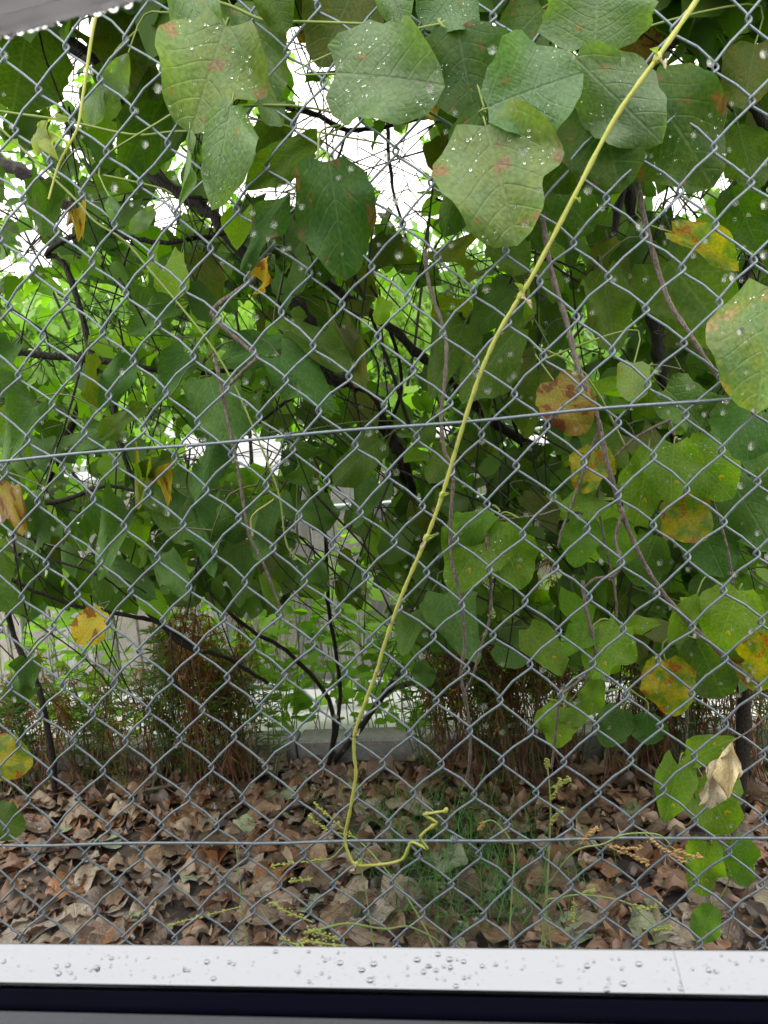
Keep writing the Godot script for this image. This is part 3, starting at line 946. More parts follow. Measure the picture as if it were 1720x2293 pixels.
	# leaves seen one by one
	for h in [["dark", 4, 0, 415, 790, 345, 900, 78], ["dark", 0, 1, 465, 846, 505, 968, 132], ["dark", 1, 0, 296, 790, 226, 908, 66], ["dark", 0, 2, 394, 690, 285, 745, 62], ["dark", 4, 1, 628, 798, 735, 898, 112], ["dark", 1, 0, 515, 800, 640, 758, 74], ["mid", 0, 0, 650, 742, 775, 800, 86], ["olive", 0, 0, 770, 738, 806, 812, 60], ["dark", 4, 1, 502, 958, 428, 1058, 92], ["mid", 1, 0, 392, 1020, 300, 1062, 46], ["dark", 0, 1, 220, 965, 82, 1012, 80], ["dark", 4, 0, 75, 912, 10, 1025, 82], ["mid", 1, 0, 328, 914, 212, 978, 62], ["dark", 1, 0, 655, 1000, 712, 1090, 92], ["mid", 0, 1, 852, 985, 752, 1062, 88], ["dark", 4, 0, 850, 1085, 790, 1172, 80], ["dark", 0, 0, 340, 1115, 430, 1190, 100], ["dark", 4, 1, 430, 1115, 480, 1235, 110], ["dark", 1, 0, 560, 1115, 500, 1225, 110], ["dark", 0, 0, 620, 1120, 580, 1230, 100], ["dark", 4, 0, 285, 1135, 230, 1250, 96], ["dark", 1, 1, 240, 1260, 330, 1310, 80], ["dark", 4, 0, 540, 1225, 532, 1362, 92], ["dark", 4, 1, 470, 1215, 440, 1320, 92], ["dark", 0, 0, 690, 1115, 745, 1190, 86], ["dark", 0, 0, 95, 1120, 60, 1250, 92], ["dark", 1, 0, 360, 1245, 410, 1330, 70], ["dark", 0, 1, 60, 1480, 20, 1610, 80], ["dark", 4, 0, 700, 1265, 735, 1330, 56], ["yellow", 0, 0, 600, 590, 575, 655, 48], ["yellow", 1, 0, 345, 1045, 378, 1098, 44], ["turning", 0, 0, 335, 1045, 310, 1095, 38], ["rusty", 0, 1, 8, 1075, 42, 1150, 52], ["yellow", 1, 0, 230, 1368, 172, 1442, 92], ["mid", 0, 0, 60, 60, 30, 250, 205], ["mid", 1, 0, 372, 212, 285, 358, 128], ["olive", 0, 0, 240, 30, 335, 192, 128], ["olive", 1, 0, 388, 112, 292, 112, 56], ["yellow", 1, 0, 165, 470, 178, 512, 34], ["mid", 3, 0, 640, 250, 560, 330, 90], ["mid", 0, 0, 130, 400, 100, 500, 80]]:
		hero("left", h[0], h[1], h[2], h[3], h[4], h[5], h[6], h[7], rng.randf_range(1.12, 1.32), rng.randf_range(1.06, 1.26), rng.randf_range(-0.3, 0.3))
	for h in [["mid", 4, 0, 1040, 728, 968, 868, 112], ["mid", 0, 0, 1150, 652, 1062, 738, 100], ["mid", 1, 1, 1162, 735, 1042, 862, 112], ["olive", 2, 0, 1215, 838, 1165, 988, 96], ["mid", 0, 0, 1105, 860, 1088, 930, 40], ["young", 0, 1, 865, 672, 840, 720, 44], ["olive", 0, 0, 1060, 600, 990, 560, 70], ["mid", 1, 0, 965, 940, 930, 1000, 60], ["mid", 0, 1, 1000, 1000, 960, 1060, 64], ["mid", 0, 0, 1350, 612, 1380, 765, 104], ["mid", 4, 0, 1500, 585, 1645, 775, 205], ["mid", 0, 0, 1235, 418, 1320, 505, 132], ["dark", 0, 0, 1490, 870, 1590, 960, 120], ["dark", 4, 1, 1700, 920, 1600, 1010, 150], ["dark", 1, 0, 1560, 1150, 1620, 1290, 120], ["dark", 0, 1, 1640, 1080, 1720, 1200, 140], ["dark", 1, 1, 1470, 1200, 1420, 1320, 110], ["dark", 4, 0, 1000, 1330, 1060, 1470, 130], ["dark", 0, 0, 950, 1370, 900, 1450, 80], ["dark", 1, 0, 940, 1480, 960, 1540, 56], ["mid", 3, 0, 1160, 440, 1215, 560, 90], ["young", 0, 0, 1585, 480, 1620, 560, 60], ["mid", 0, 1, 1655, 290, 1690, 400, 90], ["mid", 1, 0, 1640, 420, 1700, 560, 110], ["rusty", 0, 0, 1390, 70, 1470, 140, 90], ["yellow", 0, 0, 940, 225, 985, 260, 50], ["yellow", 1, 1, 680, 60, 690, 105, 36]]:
		hero("right", h[0], h[1], h[2], h[3], h[4], h[5], h[6], h[7], rng.randf_range(1.08, 1.22), rng.randf_range(1.02, 1.18), rng.randf_range(-0.3, 0.3))
	# the rest of the foliage
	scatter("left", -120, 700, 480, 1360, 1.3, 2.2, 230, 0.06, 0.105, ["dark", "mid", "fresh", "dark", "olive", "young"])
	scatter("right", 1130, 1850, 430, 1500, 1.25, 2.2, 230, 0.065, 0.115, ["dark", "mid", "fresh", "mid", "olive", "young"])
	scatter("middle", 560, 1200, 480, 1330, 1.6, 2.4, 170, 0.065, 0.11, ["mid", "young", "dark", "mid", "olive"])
	scatter("canopy", -200, 1900, -140, 600, 1.5, 2.5, 270, 0.08, 0.125, ["mid", "mid", "mid", "olive", "young", "midworn"])
	var e := plant("back", "broadleaf_shrub", "tall light green shrub standing behind the plank wall, its leaves backlit", "shrub", Vector3(-1.2, -0.03, -3.75), M.bark, M.twig)
	for k in 9:
		var x := -1.9 + k * 0.48
		limb3(e, PackedVector3Array([Vector3(0.02 * k, 0, 0), Vector3(x * 0.35, 0.45, 0.05), Vector3(x * 0.8, 1.15 + 0.1 * (k % 3), -0.05), Vector3(x * 1.05, 1.9 + 0.12 * (k % 4), 0.0), Vector3(x * 1.2, 2.5, 0.05)]), 0.014, 0.003)
	scatter("back", -200, 1900, -40, 1060, 3.35, 4.3, 298, 0.09, 0.14, ["young", "mid", "young", "young"])
	mass(e, [[-150, 1900, 60, 900, 1.0], [-150, 1900, 850, 1110, 1.4]], 3600, 3.4, 5.0, 0.05, 0.11, [Color(0.24, 0.48, 0.04), Color(0.18, 0.38, 0.04), Color(0.30, 0.54, 0.05), Color(0.15, 0.30, 0.035)])
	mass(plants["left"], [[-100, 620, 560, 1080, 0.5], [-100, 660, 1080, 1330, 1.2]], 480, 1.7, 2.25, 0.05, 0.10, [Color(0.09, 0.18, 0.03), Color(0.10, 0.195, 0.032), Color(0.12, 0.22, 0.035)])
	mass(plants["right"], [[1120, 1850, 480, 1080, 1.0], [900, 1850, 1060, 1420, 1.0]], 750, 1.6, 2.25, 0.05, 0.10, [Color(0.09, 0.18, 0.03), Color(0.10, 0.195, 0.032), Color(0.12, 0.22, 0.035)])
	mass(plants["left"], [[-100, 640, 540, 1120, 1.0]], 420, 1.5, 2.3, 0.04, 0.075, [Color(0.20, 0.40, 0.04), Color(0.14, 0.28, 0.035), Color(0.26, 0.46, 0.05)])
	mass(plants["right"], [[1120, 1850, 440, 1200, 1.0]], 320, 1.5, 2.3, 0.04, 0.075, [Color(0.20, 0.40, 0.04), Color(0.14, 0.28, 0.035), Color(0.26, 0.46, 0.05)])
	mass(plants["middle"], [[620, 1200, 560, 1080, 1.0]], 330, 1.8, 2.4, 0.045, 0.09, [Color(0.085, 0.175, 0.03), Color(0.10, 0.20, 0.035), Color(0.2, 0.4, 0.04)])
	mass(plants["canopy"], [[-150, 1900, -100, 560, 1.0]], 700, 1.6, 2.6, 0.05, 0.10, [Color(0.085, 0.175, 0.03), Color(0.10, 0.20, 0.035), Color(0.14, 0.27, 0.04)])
	var oh := plant("over", "added_shade_bough", "added leafy bough over the top of the fence, unseen, placed to shade the shrubs", "tree", Vector3(2.6, 0, -1.7), M.bark, M.twig)  # unseen leaf cover added above the view to cut the light on the shrubs
	limb3(oh, PackedVector3Array([Vector3.ZERO, Vector3(-0.1, 1.0, 0.0), Vector3(-0.5, 1.9, 0.0), Vector3(-1.4, 2.25, 0.05), Vector3(-2.6, 2.4, 0.1), Vector3(-4.0, 2.3, 0.0)]), 0.05, 0.015)
	scatter("over", -300, 2000, -560, -40, 1.05, 1.8, 298, 0.10, 0.15, ["mid", "mid", "dark", "midworn"])
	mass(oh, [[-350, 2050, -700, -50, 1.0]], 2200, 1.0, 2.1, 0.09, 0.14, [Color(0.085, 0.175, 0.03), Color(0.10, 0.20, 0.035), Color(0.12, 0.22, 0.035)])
	for key in ["left", "middle", "right", "canopy", "back", "over"]:
		finish(plants[key])

# ---------------------------------------------------------------- weeds along the kerb
func herb(kind: int, foot: Vector3, height: float, sd: int) -> void:
	var names := ["dry_weed", "feathery_weed", "leafy_seedling"]
	var labels := ["withered rust brown weed along the kerb", "feathery green weed along the kerb", "fresh light green plant before the wall"]
	var groups := ["withered weeds along the kerb", "feathery weeds along the kerb", "fresh green plants before the wall"]
	var near := "below the dark leaved shrub" if foot.x < -0.98 else ("beside the thin upright trunk" if foot.x < -0.45 else ("behind the curled runner tip" if foot.x < -0.12 else ("behind the twisted climber stems" if foot.x < 0.32 else "behind the low kudzu leaves")))
	var said: String = ("tall " if height > 0.58 else "short ") + labels[kind] + " " + near
	var o := thing(names[kind], said, "weed", foot, groups[kind] + " " + near)
	var r := RandomNumberGenerator.new()
	r.seed = sd
	var st := MB.new()
	var lv := MB.new()
	var stems := r.randi_range(2, 4) if kind < 2 else 4
	for s in stems:
		var lean := Vector3(r.randf_range(-0.22, 0.22), 1, r.randf_range(-0.16, 0.16)) * height * r.randf_range(0.7, 1.0)
		var bow := Vector3(r.randf_range(-0.06, 0.06), 0, r.randf_range(-0.06, 0.06))
		var line := smooth_line(PackedVector3Array([Vector3(r.randf_range(-0.03, 0.03), -0.02, r.randf_range(-0.02, 0.02)), lean * 0.5 + bow, lean]), 8)
		tube(st, line, 0.0024, 0.0009, 5)
		var cnt := int(90 * height) if kind == 0 else (int(120 * height) if kind == 1 else 14)
		for i in cnt:
			var f := pow(r.randf(), 0.36) if kind < 2 else r.randf_range(0.2, 1.0)
			var q := line[clampi(int(f * (line.size() - 1)), 0, line.size() - 1)]
			var a := r.randf() * TAU
			var out := Vector3(cos(a), r.randf_range(-1.8, 0.2) if kind == 0 else r.randf_range(0.0, 0.7), sin(a)).normalized()
			var l := r.randf_range(0.025, 0.06) if kind == 0 else (r.randf_range(0.03, 0.06) if kind == 1 else r.randf_range(0.05, 0.085))
			var w := l * (0.10 if kind == 0 else (0.10 if kind == 1 else 0.62))
			q += out * (0.0 if kind < 2 else r.randf_range(0.01, 0.05))
			var nn := out.cross(Vector3(r.randf() - 0.5, 0.3, r.randf() - 0.5)).normalized() if kind < 2 else (Vector3(r.randf() - 0.5, 1.1, r.randf() - 0.2)).normalized()
			nn = (nn - out * nn.dot(out)).normalized()
			var x := out.cross(nn)
			var col: Color = [Color(0.15, 0.046, 0.02), Color(0.085, 0.17, 0.03), Color(0.30, 0.52, 0.06)][kind] * r.randf_range(0.6, 1.3)
			if kind == 0 and r.randf() < 0.25: col = Color(0.16, 0.14, 0.03)
			if kind == 0 and r.randf() < 0.15: col = Color(0.36, 0.20, 0.05)
			var droop := Vector3.DOWN * l * (0.5 if kind == 0 else 0.12)
			var i0 := lv.add(q, nn, Vector2.ZERO, col)
			var i1 := lv.add(q + out * l * 0.45 + x * w * 0.5, nn, Vector2.ZERO, col)
			var i2 := lv.add(q + out * l * 0.45 - x * w * 0.5, nn, Vector2.ZERO, col)
			var i3 := lv.add(q + out * l + droop * 0.6, nn, Vector2.ZERO, col)
			if kind == 2:
				var i4 := lv.add(q + out * l * 0.78 + x * w * 0.42, nn, Vector2.ZERO, col)
				var i5 := lv.add(q + out * l * 0.78 - x * w * 0.42, nn, Vector2.ZERO, col)
				lv.tri(i0, i1, i2); lv.quad(i1, i4, i5, i2); lv.tri(i4, i3, i5)
			else:
				lv.tri(i0, i1, i2); lv.tri(i1, i3, i2)
	part("stem", st.mesh(), [M.dry_stem, M.twig, M.green_stem][kind], o, Transform3D(), "stuff")
	part("foliage", lv.mesh(true), M.herb_leaf, o, Transform3D(), "stuff")

func build_undergrowth() -> void:
	M.dry_stem = plain(srgb(0.11, 0.05, 0.03), 0.6)
	var k := 0
	for clump in [[100, 60, 7, 6, 0.5], [235, 40, 5, 6, 0.42], [430, 45, 13, 6, 0.74], [520, 34, 8, 5, 0.6], [600, 30, 2, 3, 0.4], [985, 30, 5, 4, 0.52], [1075, 36, 11, 4, 0.72], [1165, 34, 11, 4, 0.76], [1240, 28, 6, 3, 0.6], [1390, 45, 9, 5, 0.66], [1510, 36, 7, 6, 0.56], [1640, 60, 9, 6, 0.62], [20, 40, 3, 4, 0.4], [330, 30, 3, 5, 0.44]]:
		for i in int(clump[2]) + int(clump[3]):
			var px: float = clump[0] + rng.randfn() * clump[1]
			var z := rng.randf_range(-2.34, -2.18)
			var h: float = clump[4] * rng.randf_range(0.55, 1.15)
			herb(0 if i < int(clump[2]) else 1, Vector3(at(px, 1650, -z).x, 0.0, z), h, 1000 + k)
			k += 1
	for q in [[90, 0.75], [160, 0.85], [240, 0.7], [400, 0.7], [560, 0.62], [660, 0.66], [700, 0.74], [760, 0.7], [820, 0.78], [900, 0.62], [960, 0.7], [1060, 0.66], [1190, 0.7], [1300, 0.8], [1450, 0.75], [1580, 0.8], [300, 0.8], [470, 0.75], [610, 0.8], [640, 0.9], [860, 0.85], [1120, 0.7], [1250, 0.75], [1380, 0.8], [20, 0.8]]:
		herb(2, Vector3(at(q[0], 1560, 2.62).x, -0.02, -2.62 + 0.09 * sin(k * 1.7)), q[1], 1000 + k)
		k += 1

# ---------------------------------------------------------------- kudzu on the fence
func stem_thing(called: String, label: String, category: String, px: Array, r0: float, r1: float, mat: Material, group := "", lump := 0.1) -> Node3D:
	var l := PackedVector3Array()
	for q in px: l.append(at(q[0], q[1], q[2]))
	var root := l[0]
	for i in l.size(): l[i] -= root
	var o := thing(called, label, category, root, group)
	var mb := MB.new()
	tube(mb, smooth_line(l, 7), r0, r1, 8, lump)
	part("stem", mb.mesh(), mat, o)
	return o

func knob(o: Node3D, px: float, py: float, z: float, r: float, mat: Material, called := "node") -> void:
	var mb := MB.new()
	ball(mb, Vector3.ZERO, Basis.from_scale(Vector3(r * 0.85, r * 1.25, r * 0.85)).rotated(Vector3.BACK, -0.5), 8, 6)
	part(called, mb.mesh(), mat, o, Transform3D(Basis(), at(px, py, z) - o.position))

func build_kudzu() -> void:
	# the long yellow runner
	var run := stem_thing("kudzu_runner", "long yellow green kudzu runner slanting down across the fence to a curled tip", "vine", [[1640, -130, 0.86], [1560, 0, 0.86], [1472, 130, 0.86], [1378, 264, 0.87], [1285, 441, 0.88], [1202, 600, 0.89], [1166, 662, 0.895], [1119, 740, 0.90], [1083, 818, 0.905], [1057, 890, 0.91], [1031, 973, 0.915], [1008, 1051, 0.92], [983, 1130, 0.92], [955, 1205, 0.92], [920, 1285, 0.92], [895, 1345, 0.92], [865, 1430, 0.92], [842, 1507, 0.92], [815, 1580, 0.92], [795, 1640, 0.92], [793, 1690, 0.92], [797, 1735, 0.92], [784, 1815, 0.92], [773, 1869, 0.92], [778, 1905, 0.918], [797, 1936, 0.915], [851, 1936, 0.91], [898, 1926, 0.905], [913, 1901, 0.905], [922, 1886, 0.905], [945, 1895, 0.90], [957, 1900, 0.89], [942, 1878, 0.885], [950, 1864, 0.885], [968, 1850, 0.885], [977, 1842, 0.885], [961, 1831, 0.885], [950, 1824, 0.885], [972, 1820, 0.885], [1003, 1815, 0.885]], 0.0027, 0.0017, M.runner, "", 0.2)
	for q in [[1472, 130, 0.86, 0.0052], [1166, 662, 0.895, 0.0048], [990, 1108, 0.92, 0.0042], [955, 1205, 0.92, 0.0050], [795, 1645, 0.92, 0.0036], [797, 1936, 0.915, 0.0040], [968, 1850, 0.885, 0.0032], [955, 1823, 0.885, 0.0030], [998, 1815, 0.885, 0.0036]]:
		knob(run, q[0], q[1], q[2], q[3], M.runner)
	# fine hairs along the runner
	var hair := MB.new()
	var px := [[1202, 600, 0.89], [1119, 740, 0.90], [1057, 890, 0.91], [1008, 1051, 0.92], [955, 1205, 0.92], [895, 1345, 0.92], [842, 1507, 0.92], [795, 1640, 0.92], [797, 1735, 0.92], [773, 1869, 0.92]]
	var hl := PackedVector3Array()
	for q in px: hl.append(at(q[0], q[1], q[2]) - run.position)
	for p in smooth_line(hl, 40):
		var d := Vector3(rng.randfn(), rng.randfn() * 0.5, rng.randfn()).normalized()
		tube(hair, PackedVector3Array([p + d * 0.0018, p + d * rng.randf_range(0.004, 0.0062)]), 0.00022, 0.0001, 3)
	part("hairs", hair.mesh(), M.runner, run, Transform3D(), "stuff")
	for q in [[1166, 662, 1192, 690, 0.893, 1], [1172, 655, 1152, 632, 0.893, 0], [1472, 130, 1492, 152, 0.858, 1], [1474, 124, 1456, 108, 0.858, 0], [955, 1205, 976, 1196, 0.918, 0], [953, 1210, 940, 1226, 0.918, 1], [990, 1108, 1006, 1104, 0.918, 0], [797, 1936, 784, 1950, 0.913, 1], [802, 1933, 812, 1918, 0.913, 0], [795, 1645, 806, 1632, 0.918, 1], [1285, 441, 1300, 452, 0.878, 0], [842, 1507, 852, 1500, 0.918, 1]]:
		var st := at(q[0], q[1], q[4]) - run.position
		part("bract", hero_mesh[5][2], M["beige" if q[5] == 1 else "pale"][1], run, leaf_place(st, at(q[2], q[3], float(q[4]) - 0.008) - run.position, 0.005, Vector3(0.3, 0.2, 1)))
	# the short one with a pale young leaf
	var run2 := stem_thing("kudzu_runner", "short yellow green kudzu runner carrying a pale folded young leaf", "vine", [[225, -60, 0.90], [218, 20, 0.90], [207, 73, 0.90], [187, 207, 0.90], [174, 285, 0.90], [150, 332, 0.90], [130, 373, 0.90], [109, 446, 0.90]], 0.0022, 0.0013, M.runner)
	for h in [[103, 270, 80, 345, 36, 0], [108, 292, 128, 358, 32, 2], [100, 272, 140, 250, 14, 1]]:
		var b := at(h[0], h[1], 0.895) - run2.position
		part("young_leaf", hero_mesh[5][h[5]], M["pale"][h[5]], run2, leaf_place(b, at(h[2], h[3], 0.885) - run2.position, float(h[4]) / FOCAL * 0.9, Vector3(0.3 - 0.3 * h[5], 0.3, 1)))
	var link := MB.new()
	tube(link, smooth_line(PackedVector3Array([at(155, 325, 0.9) - run2.position, at(135, 308, 0.893) - run2.position, at(108, 292, 0.895) - run2.position]), 5), 0.0011, 0.001, 6)
	part("leaf_stalk", link.mesh(), M.runner, run2)
	stem_thing("kudzu_runner", "thin pale green kudzu runner hanging just behind the mesh among dark leaves", "vine", [[-40, 250, 0.98], [0, 286, 0.98], [90, 371, 0.98], [169, 446, 0.98], [211, 494, 0.98], [280, 540, 0.98], [332, 600, 0.98], [456, 750, 0.975], [518, 849, 0.975], [565, 953, 0.975], [622, 1098, 0.975], [637, 1196, 0.975], [651, 1236, 0.975], [687, 1265, 0.975]], 0.0018, 0.0011, M.green_stem)
	stem_thing("kudzu_runner", "thin green kudzu runner stretched level between the topmost leaves", "vine", [[470, 0, 0.94], [520, 15, 0.94], [590, 45, 0.94], [650, 48, 0.94], [730, 50, 0.94], [815, 53, 0.94]], 0.0021, 0.0014, M.green_stem)
	stem_thing("kudzu_runner", "thin green kudzu runner passing level behind the lobed wet leaf", "vine", [[-40, 240, 0.97], [0, 249, 0.97], [145, 270, 0.97], [295, 301, 0.97], [384, 295, 0.97], [466, 290, 0.97], [545, 265, 0.97], [680, 290, 0.98], [860, 322, 1.0]], 0.0018, 0.0011, M.green_stem)
	# brown woody climbers behind the mesh
	var cl := [["slender brown climber stem hanging through the dark leaves behind the mesh", [[480, 790, 0.99], [502, 900, 0.99], [535, 1063, 0.985], [557, 1190, 0.985], [590, 1262, 0.985], [636, 1381, 0.99]], 0.0026, 0.0018], ["thick peeling brown climber stem bending down to the tension wire", [[1425, 400, 1.0], [1445, 500, 1.0], [1472, 600, 1.0], [1500, 680, 0.99], [1539, 740, 0.985], [1596, 828, 0.98], [1648, 900, 0.975]], 0.0038, 0.0027], ["long forked brown climber stem crossing the tension wire beside the rusty leaf", [[1215, 480, 1.02], [1233, 600, 1.01], [1270, 724, 0.995], [1290, 807, 0.985], [1327, 906, 0.975], [1342, 952, 0.975], [1358, 1030, 0.975], [1373, 1082, 0.975], [1390, 1140, 0.98], [1430, 1238, 0.98], [1472, 1310, 0.98], [1523, 1373, 0.98], [1622, 1471, 0.985], [1710, 1539, 0.99], [1780, 1590, 1.0]], 0.0036, 0.0030], ["knobbly brown climber stem hanging plumb behind the mesh beside the runner", [[950, 560, 1.02], [962, 640, 1.01], [992, 732, 1.0], [1000, 785, 0.99], [995, 865, 0.985], [988, 931, 0.985], [995, 1008, 0.98], [1015, 1055, 0.98], [1010, 1150, 0.98], [1010, 1243, 0.98], [1033, 1352, 0.975], [1041, 1442, 0.975], [1033, 1514, 0.975], [1050, 1610, 0.98], [1052, 1700, 0.985], [1042, 1760, 0.99]], 0.0028, 0.0022], ["grey brown climber stem leaning from the forked one towards the lobed leaves", [[1345, 955, 0.985], [1330, 990, 0.985], [1294, 1092, 0.985], [1258, 1189, 0.985], [1250, 1225, 0.985]], 0.0024, 0.0016], ["dark climber stem hooked over the mesh above the small three lobed leaf", [[1305, 1300, 0.99], [1311, 1357, 0.985], [1332, 1445, 0.98], [1326, 1492, 0.98], [1290, 1530, 0.975], [1254, 1565, 0.975], [1245, 1640, 0.98], [1235, 1720, 0.98]], 0.0028, 0.0018], ["short looped brown climber stem joining the forked one at the mesh", [[1395, 1150, 0.975], [1378, 1205, 0.975], [1390, 1255, 0.965], [1375, 1290, 0.965], [1335, 1295, 0.975], [1310, 1315, 0.98]], 0.0026, 0.0018], ["twisted pair of thin reddish climber stems wound round each other", [[1088, 1190, 0.99], [1095, 1260, 0.99], [1100, 1330, 0.99], [1096, 1390, 0.99], [1080, 1440, 0.99], [1060, 1510, 0.99], [1035, 1560, 0.99]], 0.0022, 0.0017], ["thin dark climber stem leaning across the mesh under the round wet leaf", [[570, 620, 0.985], [548, 640, 0.98], [480, 690, 0.975], [488, 720, 0.975], [555, 780, 0.975], [575, 800, 0.97], [545, 830, 0.97], [500, 880, 0.975], [502, 905, 0.98]], 0.0034, 0.0020]]
	for e in cl:
		stem_thing("climber_stem", e[0], "vine", e[1], e[2], e[3], M.bark_light, "", 0.22)
	var loop := stem_thing("tendril", "thin yellow tendril arching up and over from the slender brown climber", "vine", [[566, 1200, 0.975], [562, 1165, 0.97], [575, 1145, 0.965], [597, 1130, 0.965], [613, 1118, 0.97]], 0.0014, 0.0010, M.runner)
	loop.set_meta("category", "vine")
	# leafy kudzu: clumps of three-part leaves hanging on the fence
	var a := plant("top_a", "kudzu_vine", "kudzu vine with pale rain-beaded lobed leaves, brown along one rib", "vine", at(470, -60, 0.93), M.green_stem, M.green_stem)
	limb(a, [[470, -60, 0.93], [478, 10, 0.93], [505, 58, 0.925], [520, 150, 0.93], [510, 240, 0.93]], 0.0022, 0.0012, 6)
	hero("top_a", "wet", 0, 1, 425, -50, 448, 148, 118, 0.90, 0.885, -0.1, true)
	hero("top_a", "worn", 2, 0, 505, 58, 425, 288, 232, 0.905, 0.89, 0.0, true)
	hero("top_a", "wet", 3, 1, 518, 235, 478, 445, 138, 0.90, 0.88, 0.1, true)
	hero("top_a", "wet", 5, 2, 425, 288, 406, 462, 22, 0.905, 0.90, 0.6)
	hero("top_a", "mid", 0, 0, 590, -60, 640, 58, 96, 0.91, 0.90)
	hero("top_a", "wet", 5, 1, 288, 118, 238, 238, 58, 0.97, 0.96, 0.4)
	hero("top_a", "wet", 5, 0, 228, 188, 192, 285, 50, 0.98, 0.97, -0.2)
	hero("top_a", "worn", 1, 0, 520, 15, 622, 205, 136, 1.0, 0.98, 0.1)
	hero("top_a", "mid", 1, 2, 712, 312, 548, 424, 80, 0.97, 0.95, 0.3)
	hero("top_a", "midworn", 5, 1, 650, 428, 518, 582, 66, 0.92, 0.90, -0.3)
	hero("top_a", "midworn", 0, 1, 735, 362, 780, 602, 172, 0.915, 0.90, 0.1)
	hero("top_a", "wet", 5, 1, 585, 205, 630, 262, 60, 0.95, 0.94, 0.3)
	hero("top_a", "wet", 5, 2, 245, 440, 262, 505, 34, 0.96, 0.95)
	hero("top_a", "wet", 1, 0, 345, 470, 290, 520, 40, 0.97, 0.96, 0.2)
	var b := plant("top_b", "kudzu_vine", "kudzu vine with a crowd of large wet leaves overlapping beside the yellow runner", "vine", at(1090, -80, 0.94), M.green_stem, M.green_stem)
	limb(b, [[1090, -80, 0.94], [1000, 30, 0.93], [985, 52, 0.925], [1040, 110, 0.93], [1085, 245, 0.92], [1088, 282, 0.915]], 0.0024, 0.0013, 6)
	limb(b, [[1090, -80, 0.94], [1220, -10, 0.945], [1335, 95, 0.93], [1345, 160, 0.94], [1450, 185, 0.955]], 0.0024, 0.0012, 6)
	hero("top_b", "olive", 0, 0, 800, -40, 715, 135, 160, 1.0, 0.98)
	hero("top_b", "wet", 0, 0, 752, 165, 990, 175, 218, 0.905, 0.89, 0.1, true)
	hero("top_b", "midworn", 1, 0, 1025, 62, 1062, 262, 200, 0.925, 0.915, -0.1, true)
	hero("top_b", "midworn", 0, 1, 1215, 18, 1092, 132, 138, 0.95, 0.94, -0.2)
	hero("top_b", "wet", 0, 0, 1332, 100, 1342, -75, 215, 0.92, 0.90, 0.1)
	hero("top_b", "wet", 0, 0, 1030, -30, 955, 55, 150, 0.93, 0.92, 0.0, true)
	hero("top_b", "wet", 1, 0, 1092, 242, 1308, 150, 205, 0.895, 0.885, 0.1, true)
	hero("top_b", "wet", 1, 1, 1288, 130, 1472, 308, 162, 0.915, 0.90, -0.3, true)
	hero("top_b", "midworn", 0, 1, 1448, 190, 1612, 392, 205, 0.945, 0.93, 0.1, true)
	hero("top_b", "midworn", 2, 0, 1335, 225, 1392, 420, 225, 0.955, 0.94, 0.0)
	hero("top_b", "worn", 2, 0, 1088, 282, 1160, 535, 268, 0.89, 0.87, 0.05, true)
	hero("top_b", "mid", 3, 1, 1078, 250, 962, 495, 150, 0.91, 0.90, -0.4, true)
	hero("top_b", "turning", 3, 2, 1505, 520, 1658, 602, 84, 0.99, 0.97, 0.2)
	hero("top_b", "wet", 0, 0, 860, -60, 905, 50, 90, 0.92, 0.91, 0.1, true)
	hero("top_b", "mid", 1, 0, 1300, 320, 1215, 420, 120, 1.0, 0.99, 0.1)
	hero("top_b", "mid", 0, 0, 1110, 540, 1180, 600, 90, 1.0, 0.98, 0.2)
	hero("top_b", "olive", 0, 0, 1690, 100, 1670, 230, 120, 1.02, 1.0, 0.2)
	var c := plant("edge", "kudzu_vine", "kudzu vine with broad pale green leaves browning at the scalloped rim", "vine", at(1790, 560, 0.92), M.green_stem, M.green_stem)
	limb(c, [[1790, 560, 0.92], [1750, 610, 0.92], [1728, 645, 0.92]], 0.002, 0.0014, 6)
	hero("edge", "worn", 2, 0, 1728, 645, 1690, 918, 215, 0.91, 0.89, -0.1, true)
	var d := plant("low", "kudzu_vine", "kudzu vine with bright green and yellowing leaves low on the fence below the rusty leaf", "vine", at(1500, 940, 1.0), M.bark_light, M.green_stem)
	limb(d, [[1500, 940, 1.0], [1515, 985, 1.0], [1600, 1130, 1.02], [1640, 1330, 1.02], [1560, 1430, 1.02], [1540, 1700, 1.02], [1590, 1885, 1.02]], 0.0022, 0.0014, 6)
	limb(d, [[1500, 940, 1.0], [1400, 1000, 1.0], [1340, 1110, 1.0], [1380, 1400, 1.0], [1265, 1585, 1.0]], 0.0022, 0.0012, 6)
	limb(d, [[1340, 1110, 1.0], [1220, 1150, 1.0], [1115, 1165, 1.0]], 0.0016, 0.0012, 6)
